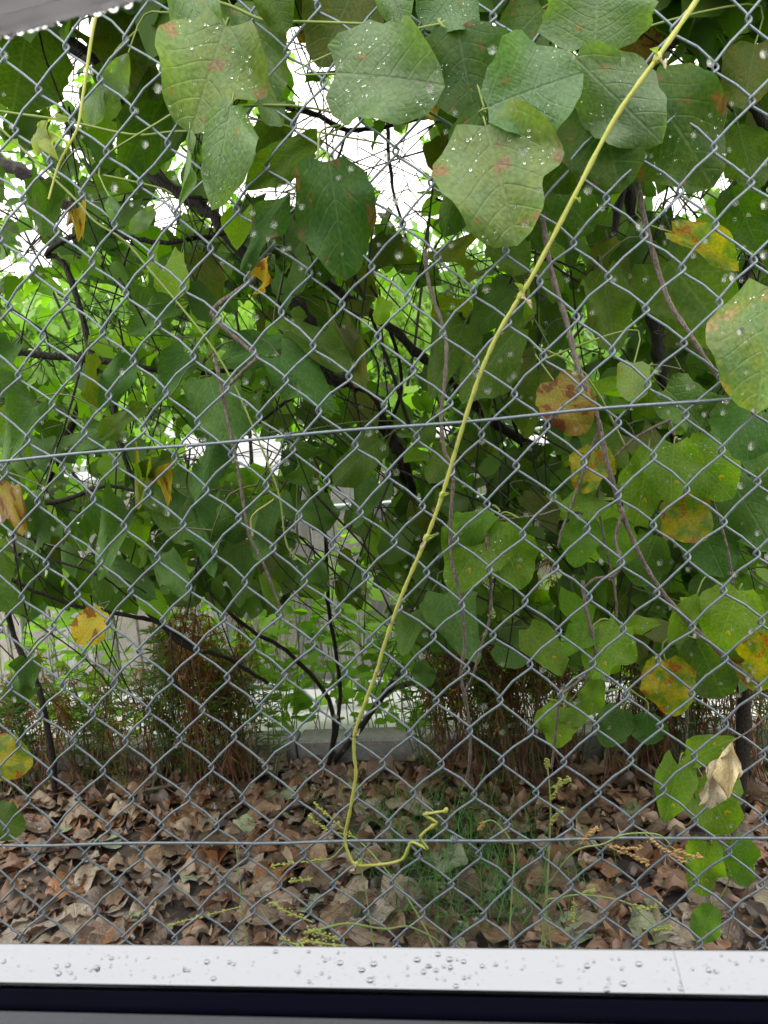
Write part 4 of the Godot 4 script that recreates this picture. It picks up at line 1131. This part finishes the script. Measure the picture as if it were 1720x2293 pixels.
	for h in [["rusty", 0, 0, 1240, 852, 1310, 968, 118, 0.985], ["pale", 0, 1, 1420, 812, 1410, 888, 74, 1.0], ["turning", 2, 0, 1335, 1008, 1308, 1102, 100, 1.0], ["fresh", 2, 0, 1510, 994, 1498, 1122, 124, 0.985], ["fresh", 0, 0, 1535, 998, 1645, 1115, 116, 1.01], ["fresh", 1, 0, 1452, 1004, 1428, 1178, 100, 1.02], ["fresh", 0, 0, 1354, 1120, 1258, 1132, 68, 1.0], ["turning", 1, 0, 1495, 1118, 1588, 1205, 122, 1.03], ["fresh", 0, 0, 1112, 1165, 1000, 1322, 145, 1.0], ["fresh", 1, 0, 1120, 1180, 1170, 1320, 120, 1.01], ["fresh", 1, 1, 1105, 1150, 990, 1195, 80, 0.995], ["fresh", 0, 0, 1312, 1165, 1285, 1268, 86, 1.01], ["fresh", 1, 0, 1392, 1165, 1370, 1268, 96, 1.02], ["fresh", 0, 0, 1326, 1404, 1262, 1462, 62, 0.99], ["fresh", 2, 0, 1388, 1404, 1322, 1518, 118, 0.985], ["fresh", 5, 0, 1395, 1405, 1478, 1394, 40, 0.99], ["fresh", 0, 0, 1655, 1322, 1598, 1458, 130, 1.0], ["midworn", 1, 0, 1558, 1428, 1622, 1568, 138, 1.02], ["turning", 0, 0, 1490, 1478, 1510, 1608, 112, 1.0], ["turning", 1, 0, 1705, 1418, 1690, 1550, 100, 1.0], ["fresh", 5, 1, 1562, 1328, 1504, 1442, 56, 0.99], ["fresh", 0, 0, 1262, 1586, 1238, 1675, 84, 1.0], ["fresh", 0, 1, 1265, 1588, 1306, 1612, 62, 1.0], ["fresh", 0, 1, 1255, 1588, 1202, 1615, 60, 1.01], ["fresh", 1, 0, 1342, 1522, 1308, 1600, 66, 1.02], ["dark", 0, 0, 1392, 1588, 1352, 1672, 80, 1.06], ["dark", 1, 0, 1450, 1598, 1450, 1668, 84, 1.06], ["fresh", 3, 1, 1532, 1708, 1628, 1648, 76, 1.0], ["fresh", 4, 0, 1520, 1714, 1488, 1848, 96, 0.99], ["fresh", 2, 0, 1572, 1738, 1645, 1872, 150, 1.03], ["fresh", 2, 1, 1580, 1886, 1562, 2018, 98, 1.03], ["fresh", 0, 1, 1640, 1884, 1694, 1994, 92, 1.06], ["fresh", 1, 0, 1600, 2030, 1560, 2110, 70, 1.05]]:
		hero("low", h[0], h[1], h[2], h[3], h[4], h[5], h[6], h[7], h[8], float(h[8]) - 0.02, rng.randf_range(-0.25, 0.25), h[0] == "fresh" and h[7] > 90)
	var f := plant("side", "kudzu_vine", "kudzu vine with round yellow-rimmed leaves at fence level above the fallen leaves", "vine", at(-90, 1620, 1.0), M.green_stem, M.green_stem)
	limb(f, [[-90, 1620, 1.0], [-60, 1640, 1.0], [-40, 1780, 1.0], [-60, 1850, 1.0]], 0.002, 0.0012, 6)
	hero("side", "turning", 0, 0, -50, 1690, 62, 1705, 130, 0.985, 0.97, 0.1)
	hero("side", "mid", 0, 0, -45, 1830, 48, 1850, 108, 0.985, 0.97, 0.1)
	# the dead folded leaf
	var dead := stem_thing("withered_leaf", "pale beige withered leaf hanging folded from a thin brown stalk", "leaf", [[1740, 1580, 0.93], [1690, 1628, 0.925], [1640, 1660, 0.92]], 0.0014, 0.001, M.bark_light)
	for h in [[1634, 1668, 1580, 1815, 52, 0, 0.5], [1640, 1660, 1628, 1790, 46, 2, -0.6], [1600, 1740, 1600, 1812, 56, 1, 0.1]]:
		var bb := at(h[0], h[1], 0.918) - dead.position
		part("blade", hero_mesh[5][h[5]], M["beige"][h[5]], dead, leaf_place(bb, at(h[2], h[3], 0.90) - dead.position, float(h[4]) / FOCAL * 0.92, Vector3(h[6], 0.2, 1)))
	for key in ["top_a", "top_b", "edge", "low", "side"]:
		finish(plants[key])

# ---------------------------------------------------------------- fallen leaves
func build_litter() -> void:
	var curled := []
	for s in [0, 1, 5, 3, 0, 1]:
		curled.append(leaf_mesh(s, 900 + curled.size(), 8, 6, [0.12, -0.16, 0.05, 0.22, -0.10, 0.18][curled.size()], [0.12, -0.10, 0.2, 0.05, 0.03, -0.16][curled.size()], 0.12, 0.03))
	var says := {"tan": "tan brown fallen leaf", "greyish": "pale greyish fallen leaf", "russet": "russet orange fallen leaf", "umber": "dark brown fallen leaf", "sage": "dull grey green fallen leaf"}
	var mix := ["tan", "tan", "tan", "tan", "greyish", "greyish", "greyish", "russet", "umber", "umber", "umber", "umber", "umber", "sage"]
	for i in 290:
		var px := rng.randf_range(-60, 1780)
		var py := rng.randf_range(1705, 2140)
		var g := ground_at(px, py)
		if g.z < -2.33: continue
		var color: String = mix[rng.randi() % mix.size()]
		if py < 1790 and color in ["greyish", "sage"]: color = "umber"
		var s := rng.randf_range(0.045, 0.14)
		var a := rng.randf() * TAU
		var y := soil(g.x, g.z) + 0.008 + 0.014 * rng.randf()
		var dir := Vector3(cos(a), rng.randf_range(-0.10, 0.16), sin(a)).normalized()
		var up := Vector3(rng.randf_range(-0.24, 0.24), 1, rng.randf_range(-0.2, 0.28)).normalized()
		var o := MeshInstance3D.new()
		o.name = numbered("fallen_leaf")
		o.mesh = curled[rng.randi() % curled.size()]
		o.material_override = M[color][rng.randi() % 3]
		o.transform = leaf_place(Vector3(g.x, y, g.z) - dir * s * 0.5, Vector3(g.x, y, g.z) + dir * s * 0.5, s * rng.randf_range(0.6, 0.9), up)
		add_child(o)
		var size := "large " if s > 0.097 else ("small " if s < 0.072 else "")
		var spot := "close to the kerb" if g.z < -2.0 else ("beside the grass tuft" if absf(px - 1010) < 170 else ("near the foot of the fence" if g.z > -1.42 else ("below the low kudzu leaves" if px > 1380 else "on the open litter")))
		var said: String = size + says[color] + " " + spot
		tag(o, said, "leaf", "fallen leaves: " + said)
	# crumbs and small pieces between and below them
	var mm := MultiMesh.new()
	mm.transform_format = MultiMesh.TRANSFORM_3D
	mm.use_colors = true
	mm.mesh = leaf_mesh(0, 951, 6, 4, 0.35, 0.3, 0.2, 0.06)
	mm.instance_count = 5200
	for i in 5200:
		var x := rng.randf_range(-2.6, 1.5)
		var z := rng.randf_range(-2.34, -1.0)
		var s := rng.randf_range(0.02, 0.085)
		var a := rng.randf() * TAU
		var dir := Vector3(cos(a), rng.randf_range(-0.2, 0.2), sin(a)).normalized()
		var p := Vector3(x, soil(x, z) + 0.004 + 0.006 * rng.randf(), z)
		mm.set_instance_transform(i, leaf_place(p, p + dir * s, s * 0.7, Vector3(rng.randf_range(-0.6, 0.6), 1, rng.randf_range(-0.5, 0.6))))
		var col: Color = [Color(0.16, 0.09, 0.05), Color(0.10, 0.055, 0.035), Color(0.16, 0.075, 0.035), Color(0.20, 0.15, 0.10), Color(0.05, 0.035, 0.025)][rng.randi() % 5]
		mm.set_instance_color(i, col * rng.randf_range(0.7, 1.2))
	var lm := StandardMaterial3D.new()
	lm.vertex_color_use_as_albedo = true
	lm.roughness = 0.5
	lm.cull_mode = BaseMaterial3D.CULL_DISABLED
	var o := MultiMeshInstance3D.new()
	o.name = "leaf_litter"
	o.multimesh = mm
	o.material_override = lm
	add_child(o)
	tag(o, "crumbled brown leaf pieces covering the bed under the larger leaves", "leaf litter", "", "stuff")
	# needles, leaf stalks and bits of twig strewn over the leaves
	var bits := MB.new()
	for i in 420:
		var x := rng.randf_range(-2.3, 1.2)
		var z := rng.randf_range(-2.32, -1.15)
		var a := rng.randf() * TAU
		var ln := rng.randf_range(0.03, 0.15)
		var p := Vector3(x, soil(x, z) + rng.randf_range(0.018, 0.034), z)
		var d := Vector3(cos(a), rng.randf_range(-0.06, 0.1), sin(a)) * ln
		tube(bits, PackedVector3Array([p, p + d * 0.5 + Vector3(rng.randf_range(-0.1, 0.1), 0.04, rng.randf_range(-0.1, 0.1)) * ln, p + d]), rng.randf_range(0.0006, 0.0017), 0.0006, 4)
	var bo := part("twig_litter", bits.mesh(), M.dry_stem, self)
	tag(bo, "thin brown twig ends and stalks strewn over the fallen leaves", "twig litter", "", "stuff")
	# sticks
	var labels := ["thin dark stick lying level among the fallen leaves", "long brown stick lying slantwise on the fallen leaves", "short forked brown stick lying near the grass tuft", "bent reddish stick lying below the kerb"]
	var sk := [[[20, 1950], [200, 1915], [300, 1890]], [[330, 1800], [470, 1760], [640, 1730]], [[600, 1850], [700, 1815], [790, 1790]], [[930, 1740], [1050, 1760], [1180, 1755]]]
	for i in 4:
		var l := PackedVector3Array()
		for q in sk[i]:
			var g := ground_at(q[0], q[1])
			l.append(Vector3(g.x, soil(g.x, g.z) + 0.022, g.z))
		var root := l[0]
		for k in l.size(): l[k] -= root
		var mb := MB.new()
		tube(mb, smooth_line(l, 6), 0.006, 0.003, 6, 0.2)
		if i == 2:
			tube(mb, smooth_line(PackedVector3Array([l[1], l[1] + Vector3(0.05, 0.02, 0.03), l[1] + Vector3(0.1, 0.025, 0.07)]), 4), 0.003, 0.0015, 5, 0.2)
		var st := part("fallen_stick", mb.mesh(), M.bark_light if i % 2 else M.bark, self, Transform3D(Basis(), root))
		tag(st, labels[i], "stick")

# ---------------------------------------------------------------- grass and flowering weeds on the bed
func build_weeds() -> void:
	var gm := StandardMaterial3D.new()
	gm.vertex_color_use_as_albedo = true
	gm.roughness = 0.45
	gm.backlight_enabled = true
	gm.backlight = Color(0.8, 1.0, 0.5)
	gm.cull_mode = BaseMaterial3D.CULL_DISABLED
	var mb := MB.new()
	for i in 900:
		var t := rng.randf()
		var px := 1010 + rng.randfn() * 120 + 80 * t - 90 * (1.0 - t) * float(rng.randf() < 0.5)
		var py := lerpf(1800, 2120, t)
		var g := ground_at(px, py)
		var root := Vector3(g.x, soil(g.x, g.z), g.z)
		var l := rng.randf_range(0.05, 0.19)
		var d := Vector3(rng.randfn() * 0.6, 1, rng.randfn() * 0.6).normalized()
		var w := Vector3(rng.randfn(), 0, rng.randfn()).normalized() * rng.randf_range(0.0007, 0.0014)
		var bow := Vector3(rng.randfn(), -0.7, rng.randfn()) * l * 0.35
		var col := Color(0.075, 0.20, 0.05) * rng.randf_range(0.5, 1.5)
		var nn := d.cross(w).normalized()
		var i0 := mb.add(root - w, nn, Vector2.ZERO, col)
		var i1 := mb.add(root + w, nn, Vector2.ZERO, col)
		var i2 := mb.add(root + d * l * 0.6 + w, nn, Vector2.ZERO, col)
		var i3 := mb.add(root + d * l * 0.6 - w, nn, Vector2.ZERO, col)
		var i4 := mb.add(root + d * l + bow, nn, Vector2.ZERO, col)
		mb.quad(i0, i1, i2, i3); mb.tri(i2, i4, i3)
	var o := part("grass", mb.mesh(true), gm, self)
	tag(o, "thin dark green grass growing through the fallen leaves", "grass", "", "stuff")
	# seed-bearing weeds: stems through pixels [x, y, depth]; spikes with small round buds
	var bud := plain(srgb(0.30, 0.34, 0.07), 0.5)
	var budb := plain(srgb(0.36, 0.23, 0.08), 0.6)
	var pale := plain(srgb(0.20, 0.30, 0.09), 0.45)
	var list := [
		["upright thin green weed with little yellow buds rising past the tension wire", [[1212, 2160, 1.05], [1222, 2040, 1.05], [1230, 1900, 1.05], [1233, 1800, 1.05], [1226, 1715, 1.05]], [[[1228, 1800, 1.05], [1245, 1770, 1.04], [1255, 1745, 1.04]], [[1230, 1850, 1.05], [1242, 1830, 1.04], [1258, 1815, 1.04]], [[1230, 1765, 1.05], [1258, 1755, 1.05], [1275, 1742, 1.05]], [[1228, 1725, 1.05], [1226, 1712, 1.05], [1225, 1700, 1.05]]], 0.0013, false],
		["arching weed with ochre seed spikes crossing in front of the tension wire", [[1222, 2020, 1.0], [1240, 1965, 0.97], [1290, 1905, 0.94], [1350, 1890, 0.93], [1400, 1868, 0.93], [1470, 1868, 0.93], [1500, 1890, 0.93]], [[[1350, 1890, 0.93], [1400, 1900, 0.93], [1432, 1900, 0.93]], [[1370, 1900, 0.93], [1420, 1918, 0.93], [1452, 1935, 0.93]], [[1445, 1868, 0.93], [1485, 1900, 0.92], [1532, 1930, 0.92]], [[1500, 1895, 0.93], [1540, 1915, 0.93], [1570, 1918, 0.93]], [[1300, 1890, 0.94], [1320, 1868, 0.94], [1336, 1855, 0.94]]], 0.0011, true],
		["low sprawling green weed with short buds under the tension wire", [[1215, 2050, 1.0], [1260, 2010, 0.98], [1320, 2005, 0.97], [1400, 2020, 0.97], [1440, 2050, 0.97], [1480, 2085, 0.97]], [[[1285, 2010, 0.98], [1284, 2040, 0.98], [1282, 2060, 0.98]], [[1400, 2020, 0.97], [1450, 2035, 0.97], [1478, 2025, 0.97]], [[1440, 2080, 0.97], [1475, 2080, 0.97], [1505, 2078, 0.97]], [[1300, 2005, 0.98], [1312, 2000, 0.98], [1330, 1995, 0.97]]], 0.0011, false],
		["weed with yellow green spikes bowing onto the white car sill", [[1010, 2150, 0.98], [930, 2080, 0.85], [860, 2080, 0.72], [780, 2068, 0.62], [720, 2080, 0.56], [680, 2090, 0.53]], [[[760, 2105, 0.58], [720, 2092, 0.54], [690, 2082, 0.52]], [[770, 2118, 0.57], [715, 2112, 0.52], [675, 2105, 0.50]], [[780, 2122, 0.56], [690, 2125, 0.50], [632, 2102, 0.485]], [[700, 2065, 0.60], [650, 2045, 0.58], [605, 2022, 0.57]]], 0.0010, false],
		["slender green weed stem leaning across the grass tuft below the curled tip", [[985, 2160, 1.0], [930, 2040, 1.0], [870, 1955, 1.0], [800, 1880, 1.02], [740, 1860, 1.03], [690, 1830, 1.03]], [[[760, 1866, 1.02], [720, 1850, 1.02], [690, 1825, 1.02]], [[800, 1880, 1.02], [750, 1840, 1.02], [705, 1800, 1.03]]], 0.0011, false],
		["slender weed stem with pale spikes lying level below the tension wire", [[800, 1912, 1.0], [740, 1922, 1.0], [690, 1935, 1.0]], [[[740, 1922, 1.0], [680, 1930, 1.0], [610, 1938, 1.0]], [[700, 1965, 1.0], [675, 1972, 1.0], [650, 1972, 1.0]]], 0.0010, false],
		["upright thin weed with one pale spike beside the grey green leaf", [[560, 2150, 1.0], [545, 2060, 1.0], [535, 1960, 1.0], [528, 1890, 1.0]], [[[540, 2030, 1.0], [440, 2055, 1.0], [378, 2072, 1.0]]], 0.0009, false],
		["dry pale stem standing upright among the fallen leaves beside the grass tuft", [[1142, 2130, 1.2], [1146, 2000, 1.2], [1150, 1900, 1.2], [1108, 1840, 1.2], [1076, 1845, 1.2]], [[[1085, 1840, 1.2], [1078, 1848, 1.2], [1074, 1858, 1.2]]], 0.0013, true]]
	for e in list:
		var l := PackedVector3Array()
		for q in e[1]: l.append(at(q[0], q[1], q[2]))
		# the foot goes on down to the bed
		var foot := Vector3(l[0].x, 0.0, minf(l[0].z, -0.96) - 0.02)
		var head := PackedVector3Array([foot, (foot + l[0]) * 0.5 + Vector3(0.01, 0.02, 0)])
		head.append_array(l)
		for k in head.size(): head[k] -= foot
		var w := thing("seeding_weed", e[0], "weed", foot)
		var sm := MB.new()
		tube(sm, smooth_line(head, 6), float(e[3]) * 1.2, float(e[3]) * 0.8, 6)
		part("stem", sm.mesh(), pale, w)
		for sp in e[2]:
			var q := PackedVector3Array()
			for x in sp: q.append(at(x[0], x[1], x[2]) - foot)
			var s := smooth_line(q, 7)
			var b := MB.new()
			tube(b, s, 0.0008, 0.0006, 5)
			for k in range(3, s.size()):
				for n in 3:
					var r := rng.randf_range(0.0012, 0.0022) * (0.5 if (s[k] + foot).z > -0.8 else 1.0)
					ball(b, s[k] + Vector3(rng.randfn(), rng.randfn(), rng.randfn()) * 0.0013, Basis.from_scale(Vector3(r * 1.2, r * 0.8, r * 0.8)), 5, 4)
			part("seed_spike", b.mesh(), budb if e[4] else bud, w)

# ---------------------------------------------------------------- the car
func slab_x(x0: float, x1: float, prof: Array) -> ArrayMesh:
	# a closed profile (z, y) drawn out along x, smooth across its bends
	var mb := MB.new()
	var cnt := prof.size()
	var area := 0.0
	for i in cnt:
		area += (prof[i] as Vector2).cross(prof[(i + 1) % cnt])
	var sg := -1.0 if area > 0.0 else 1.0
	for i in cnt:
		var a: Vector2 = prof[i]
		var b: Vector2 = prof[(i + 1) % cnt]
		var d := (b - a).normalized()
		var nn := Vector3(0, d.x * sg, -d.y * sg)
		mb.face([Vector3(x0, a.y, a.x), Vector3(x1, a.y, a.x), Vector3(x1, b.y, b.x), Vector3(x0, b.y, b.x)], nn)
	for x in [x0, x1]:
		var p := []
		for q in prof: p.append(Vector3(x, q.y, q.x))
		mb.face(p, Vector3(-1 if x == x0 else 1, 0, 0))
	return mb.mesh()

func rounded(z0: float, y0: float, z1: float, y1: float, r: float) -> Array:
	var o := []
	for c in [[z1 - r, y1 - r, 0.0], [z0 + r, y1 - r, PI / 2], [z0 + r, y0 + r, PI], [z1 - r, y0 + r, PI * 1.5]]:
		for k in 5:
			var a: float = c[2] + PI / 2 * k / 4.0
			o.append(Vector2(c[0] + cos(a) * r, c[1] + sin(a) * r))
	return o

func build_car() -> void:
	var car := thing("car", "car door seen from inside with a wet white sill and black window seal", "car", Vector3(0, 0, 0))
	var white := plain(srgb(0.56, 0.595, 0.65), 0.16)
	white.metallic_specular = 0.5
	white.clearcoat_enabled = true
	white.clearcoat_roughness = 0.05
	var rubber := plain(srgb(0.003, 0.0035, 0.010), 0.9)
	rubber.metallic_specular = 0.12
	var trim := plain(Color.WHITE, 0.6, 0.0, grain_texture(80, Color(0.065, 0.075, 0.095), Color(0.08, 0.09, 0.11), Color(0.055, 0.064, 0.08), 4, 4), 20.0)
	# the white sill in two lengths that meet at a fine seam
	var seam := at(1527, 2150, 0.38).x
	var sill := [Vector2(-0.4015, 0.80), Vector2(-0.4015, 0.8418), Vector2(-0.4010, 0.8432), Vector2(-0.3998, 0.8437), Vector2(-0.3985, 0.8433), Vector2(-0.3775, 0.8362), Vector2(-0.3765, 0.8350), Vector2(-0.3765, 0.80)]
	var metal := plain(srgb(0.186, 0.194, 0.213), 0.12, 0.95)
	part("sill_moulding", slab_x(-1.3, seam - 0.00012, sill), metal, car)
	part("sill_moulding", slab_x(seam + 0.00012, 1.2, sill), metal, car)
	part("door_panel", slab_x(-1.3, 1.2, rounded(-0.415, 0.12, -0.372, 0.805, 0.015)), white, car)
	part("window_seal", slab_x(-1.3, 1.2, rounded(-0.3625, 0.80, -0.3465, 0.8464, 0.0035)), rubber, car)
	part("door_trim", slab_x(-1.3, 1.2, rounded(-0.3455, 0.30, -0.285, 0.8475, 0.004)), trim, car)
	# window glass, leaning inwards
	var pane := MB.new()
	var g0 := Vector3(0, 0.81, -0.3660)
	var g1 := Vector3(0, 1.34, -0.285)
	var gn := Vector3(0, g1.z - g0.z, -(g1.y - g0.y)).normalized()
	pane.face([g0 + Vector3(-1.3, 0, 0), g0 + Vector3(1.2, 0, 0), g1 + Vector3(1.2, 0, 0), g1 + Vector3(-1.3, 0, 0)], gn)
	var glass := StandardMaterial3D.new()
	glass.albedo_color = Color(0.02, 0.02, 0.02, 0.0)
	glass.roughness = 0.0
	glass.transparency = BaseMaterial3D.TRANSPARENCY_ALPHA
	glass.metallic_specular = 0.5
	var gl := part("window_glass", pane.mesh(), glass, car)
	# rain on the outside of the glass
	var dr := MB.new()
	var lean := Basis(Vector3.RIGHT, atan2(g1.z - g0.z, g1.y - g0.y))
	for i in 620:
		var px := rng.randf_range(-20, 1740)
		var py := rng.randf_range(420, 2110) if rng.randf() < 0.93 else rng.randf_range(100, 420)
		if px < 500 and py > 1500 and rng.randf() < 0.0: continue
		var d := view * Vector3((px - 860.0) / FOCAL, (1146.5 - py) / FOCAL, -1.0)
		var k := (g0 - EYE).dot(gn) / d.dot(gn)
		var p := EYE + d * k + gn * 0.0002
		var s := 0.00035 + 0.0010 * pow(rng.randf(), 2.2)
		ball(dr, p, lean * Basis.from_scale(Vector3(s, s * rng.randf_range(1.0, 1.3), s * 0.42)), 9, 6)
	part("raindrops", dr.mesh(), water, gl, Transform3D(), "stuff")
	var sd := MB.new()
	for i in 560:
		var x := rng.randf_range(-0.45, 0.32)
		var f := rng.randf_range(0.05, 0.97)
		var s := 0.00025 + 0.0013 * pow(rng.randf(), 3.6)
		ball(sd, Vector3(x, lerpf(0.8433, 0.8362, f) + s * 0.12, lerpf(-0.3985, -0.3775, f)), Basis.from_scale(Vector3(s * rng.randf_range(1.0, 1.6), s * 0.6, s)), 10, 7)
	part("raindrops", sd.mesh(), water, car, Transform3D(), "stuff")
	# rain visor along the top of the window
	var smoke := plain(srgb(0.125, 0.118, 0.132), 0.18)
	var lip := plain(srgb(0.90, 0.885, 0.91), 0.3)
	lip.backlight_enabled = true
	lip.backlight = Color(1.2, 1.19, 1.21)

	var e0 := at(-260, 124, 0.33)
	var e1 := at(345, -34, 0.33)
	var e2 := at(1000, -229, 0.33)
	var vis := MB.new()
	var lipm := MB.new()
	var edge := smooth_line(PackedVector3Array([e0 + (e0 - e1), e0, e1, e2, e2 + (e2 - e1)]), 10)
	var prev := []
	for q in edge:
		var ring := []
		for v in [[0.0, 0.0], [0.018, -0.003], [0.04, 0.012], [0.06, 0.04]]:
			ring.append(q + Vector3(0, v[0], v[1]))
		if prev.size():
			for k in 3:
				var nn: Vector3 = (ring[k + 1] - ring[k]).cross(Vector3.RIGHT).normalized()
				for off in [0.0, 0.0025]:
					vis.face([prev[k] - nn * off, ring[k] - nn * off, ring[k + 1] - nn * off, prev[k + 1] - nn * off], nn if off > 0.0 else -nn)
		prev = ring
	tube(lipm, edge, 0.0036, 0.0036, 8)
	var vz := part("rain_visor", vis.mesh(), smoke, car)
	part("lip", lipm.mesh(), lip, vz)
	var hang := MB.new()
	var along := 0.0
	for i in 64:
		var f := 0.16 + 0.45 * i / 64.0 + rng.randf_range(-0.003, 0.003)
		var q := edge[int(f * (edge.size() - 1))].lerp(edge[mini(int(f * (edge.size() - 1)) + 1, edge.size() - 1)], fposmod(f * (edge.size() - 1), 1.0))
		var s := rng.randf_range(0.0012, 0.0026)
		ball(hang, q + Vector3(0, -0.0022 - s * 0.5, 0), Basis.from_scale(Vector3(s, s * 1.15, s)), 10, 8)
	part("raindrops", hang.mesh(), water, vz, Transform3D(), "stuff")
	# the rest of the cabin round the camera: roof, floor and added dark walls
	var cloth := plain(srgb(0.05, 0.05, 0.055), 0.9)
	part("roof", slab_x(-1.3, 1.2, [Vector2(-0.27, 1.355), Vector2(-0.24, 1.40), Vector2(0.2, 1.455), Vector2(0.9, 1.43), Vector2(1.1, 1.35), Vector2(1.08, 1.33), Vector2(0.88, 1.40), Vector2(0.2, 1.425), Vector2(-0.22, 1.375)]), white, car)
	part("headliner", slab_x(-1.3, 1.2, [Vector2(-0.24, 1.345), Vector2(0.2, 1.41), Vector2(0.88, 1.39), Vector2(1.06, 1.325), Vector2(1.05, 1.30), Vector2(0.86, 1.37), Vector2(0.2, 1.395), Vector2(-0.22, 1.335)]), cloth, car)
	part("closed_far_side", slab_x(-1.3, 1.2, rounded(1.06, 0.12, 1.16, 1.36, 0.03)), cloth, car)  # made windowless to keep sky reflections off the near glass
	part("added_front_wall", slab_x(-1.34, -1.30, rounded(-0.25, 0.14, 1.12, 1.37, 0.03)), cloth, car)  # blank end wall added to keep the cabin dark
	part("added_rear_wall", slab_x(1.2, 1.24, rounded(-0.25, 0.14, 1.12, 1.37, 0.03)), cloth, car)  # blank wall, not a seat, added to shut out the sky
	part("floor", slab_x(-1.3, 1.2, rounded(-0.37, 0.14, 1.06, 0.20, 0.02)), cloth, car)
	for x in [-1.28, 1.18]:
		var mb := MB.new()
		tube(mb, PackedVector3Array([Vector3(x, 0.82, -0.365), Vector3(x, 1.1, -0.325), Vector3(x, 1.37, -0.27)]), 0.03, 0.03, 8)
		part("pillar", mb.mesh(), rubber, car)
		var m2 := MB.new()
		tube(m2, PackedVector3Array([Vector3(x, 0.88, 1.11), Vector3(x, 1.15, 1.1), Vector3(x, 1.36, 1.06)]), 0.03, 0.03, 8)
		part("pillar", m2.mesh(), rubber, car)
	for x in [-0.98, 0.92]:
		for z in [-0.28, 1.0]:
			var mb := MB.new()
			tube(mb, PackedVector3Array([Vector3(x, 0.27, z - 0.1), Vector3(x, 0.27, z), Vector3(x, 0.27, z + 0.1)]), 0.30, 0.30, 20)
			part("wheel", mb.mesh(), rubber, car)
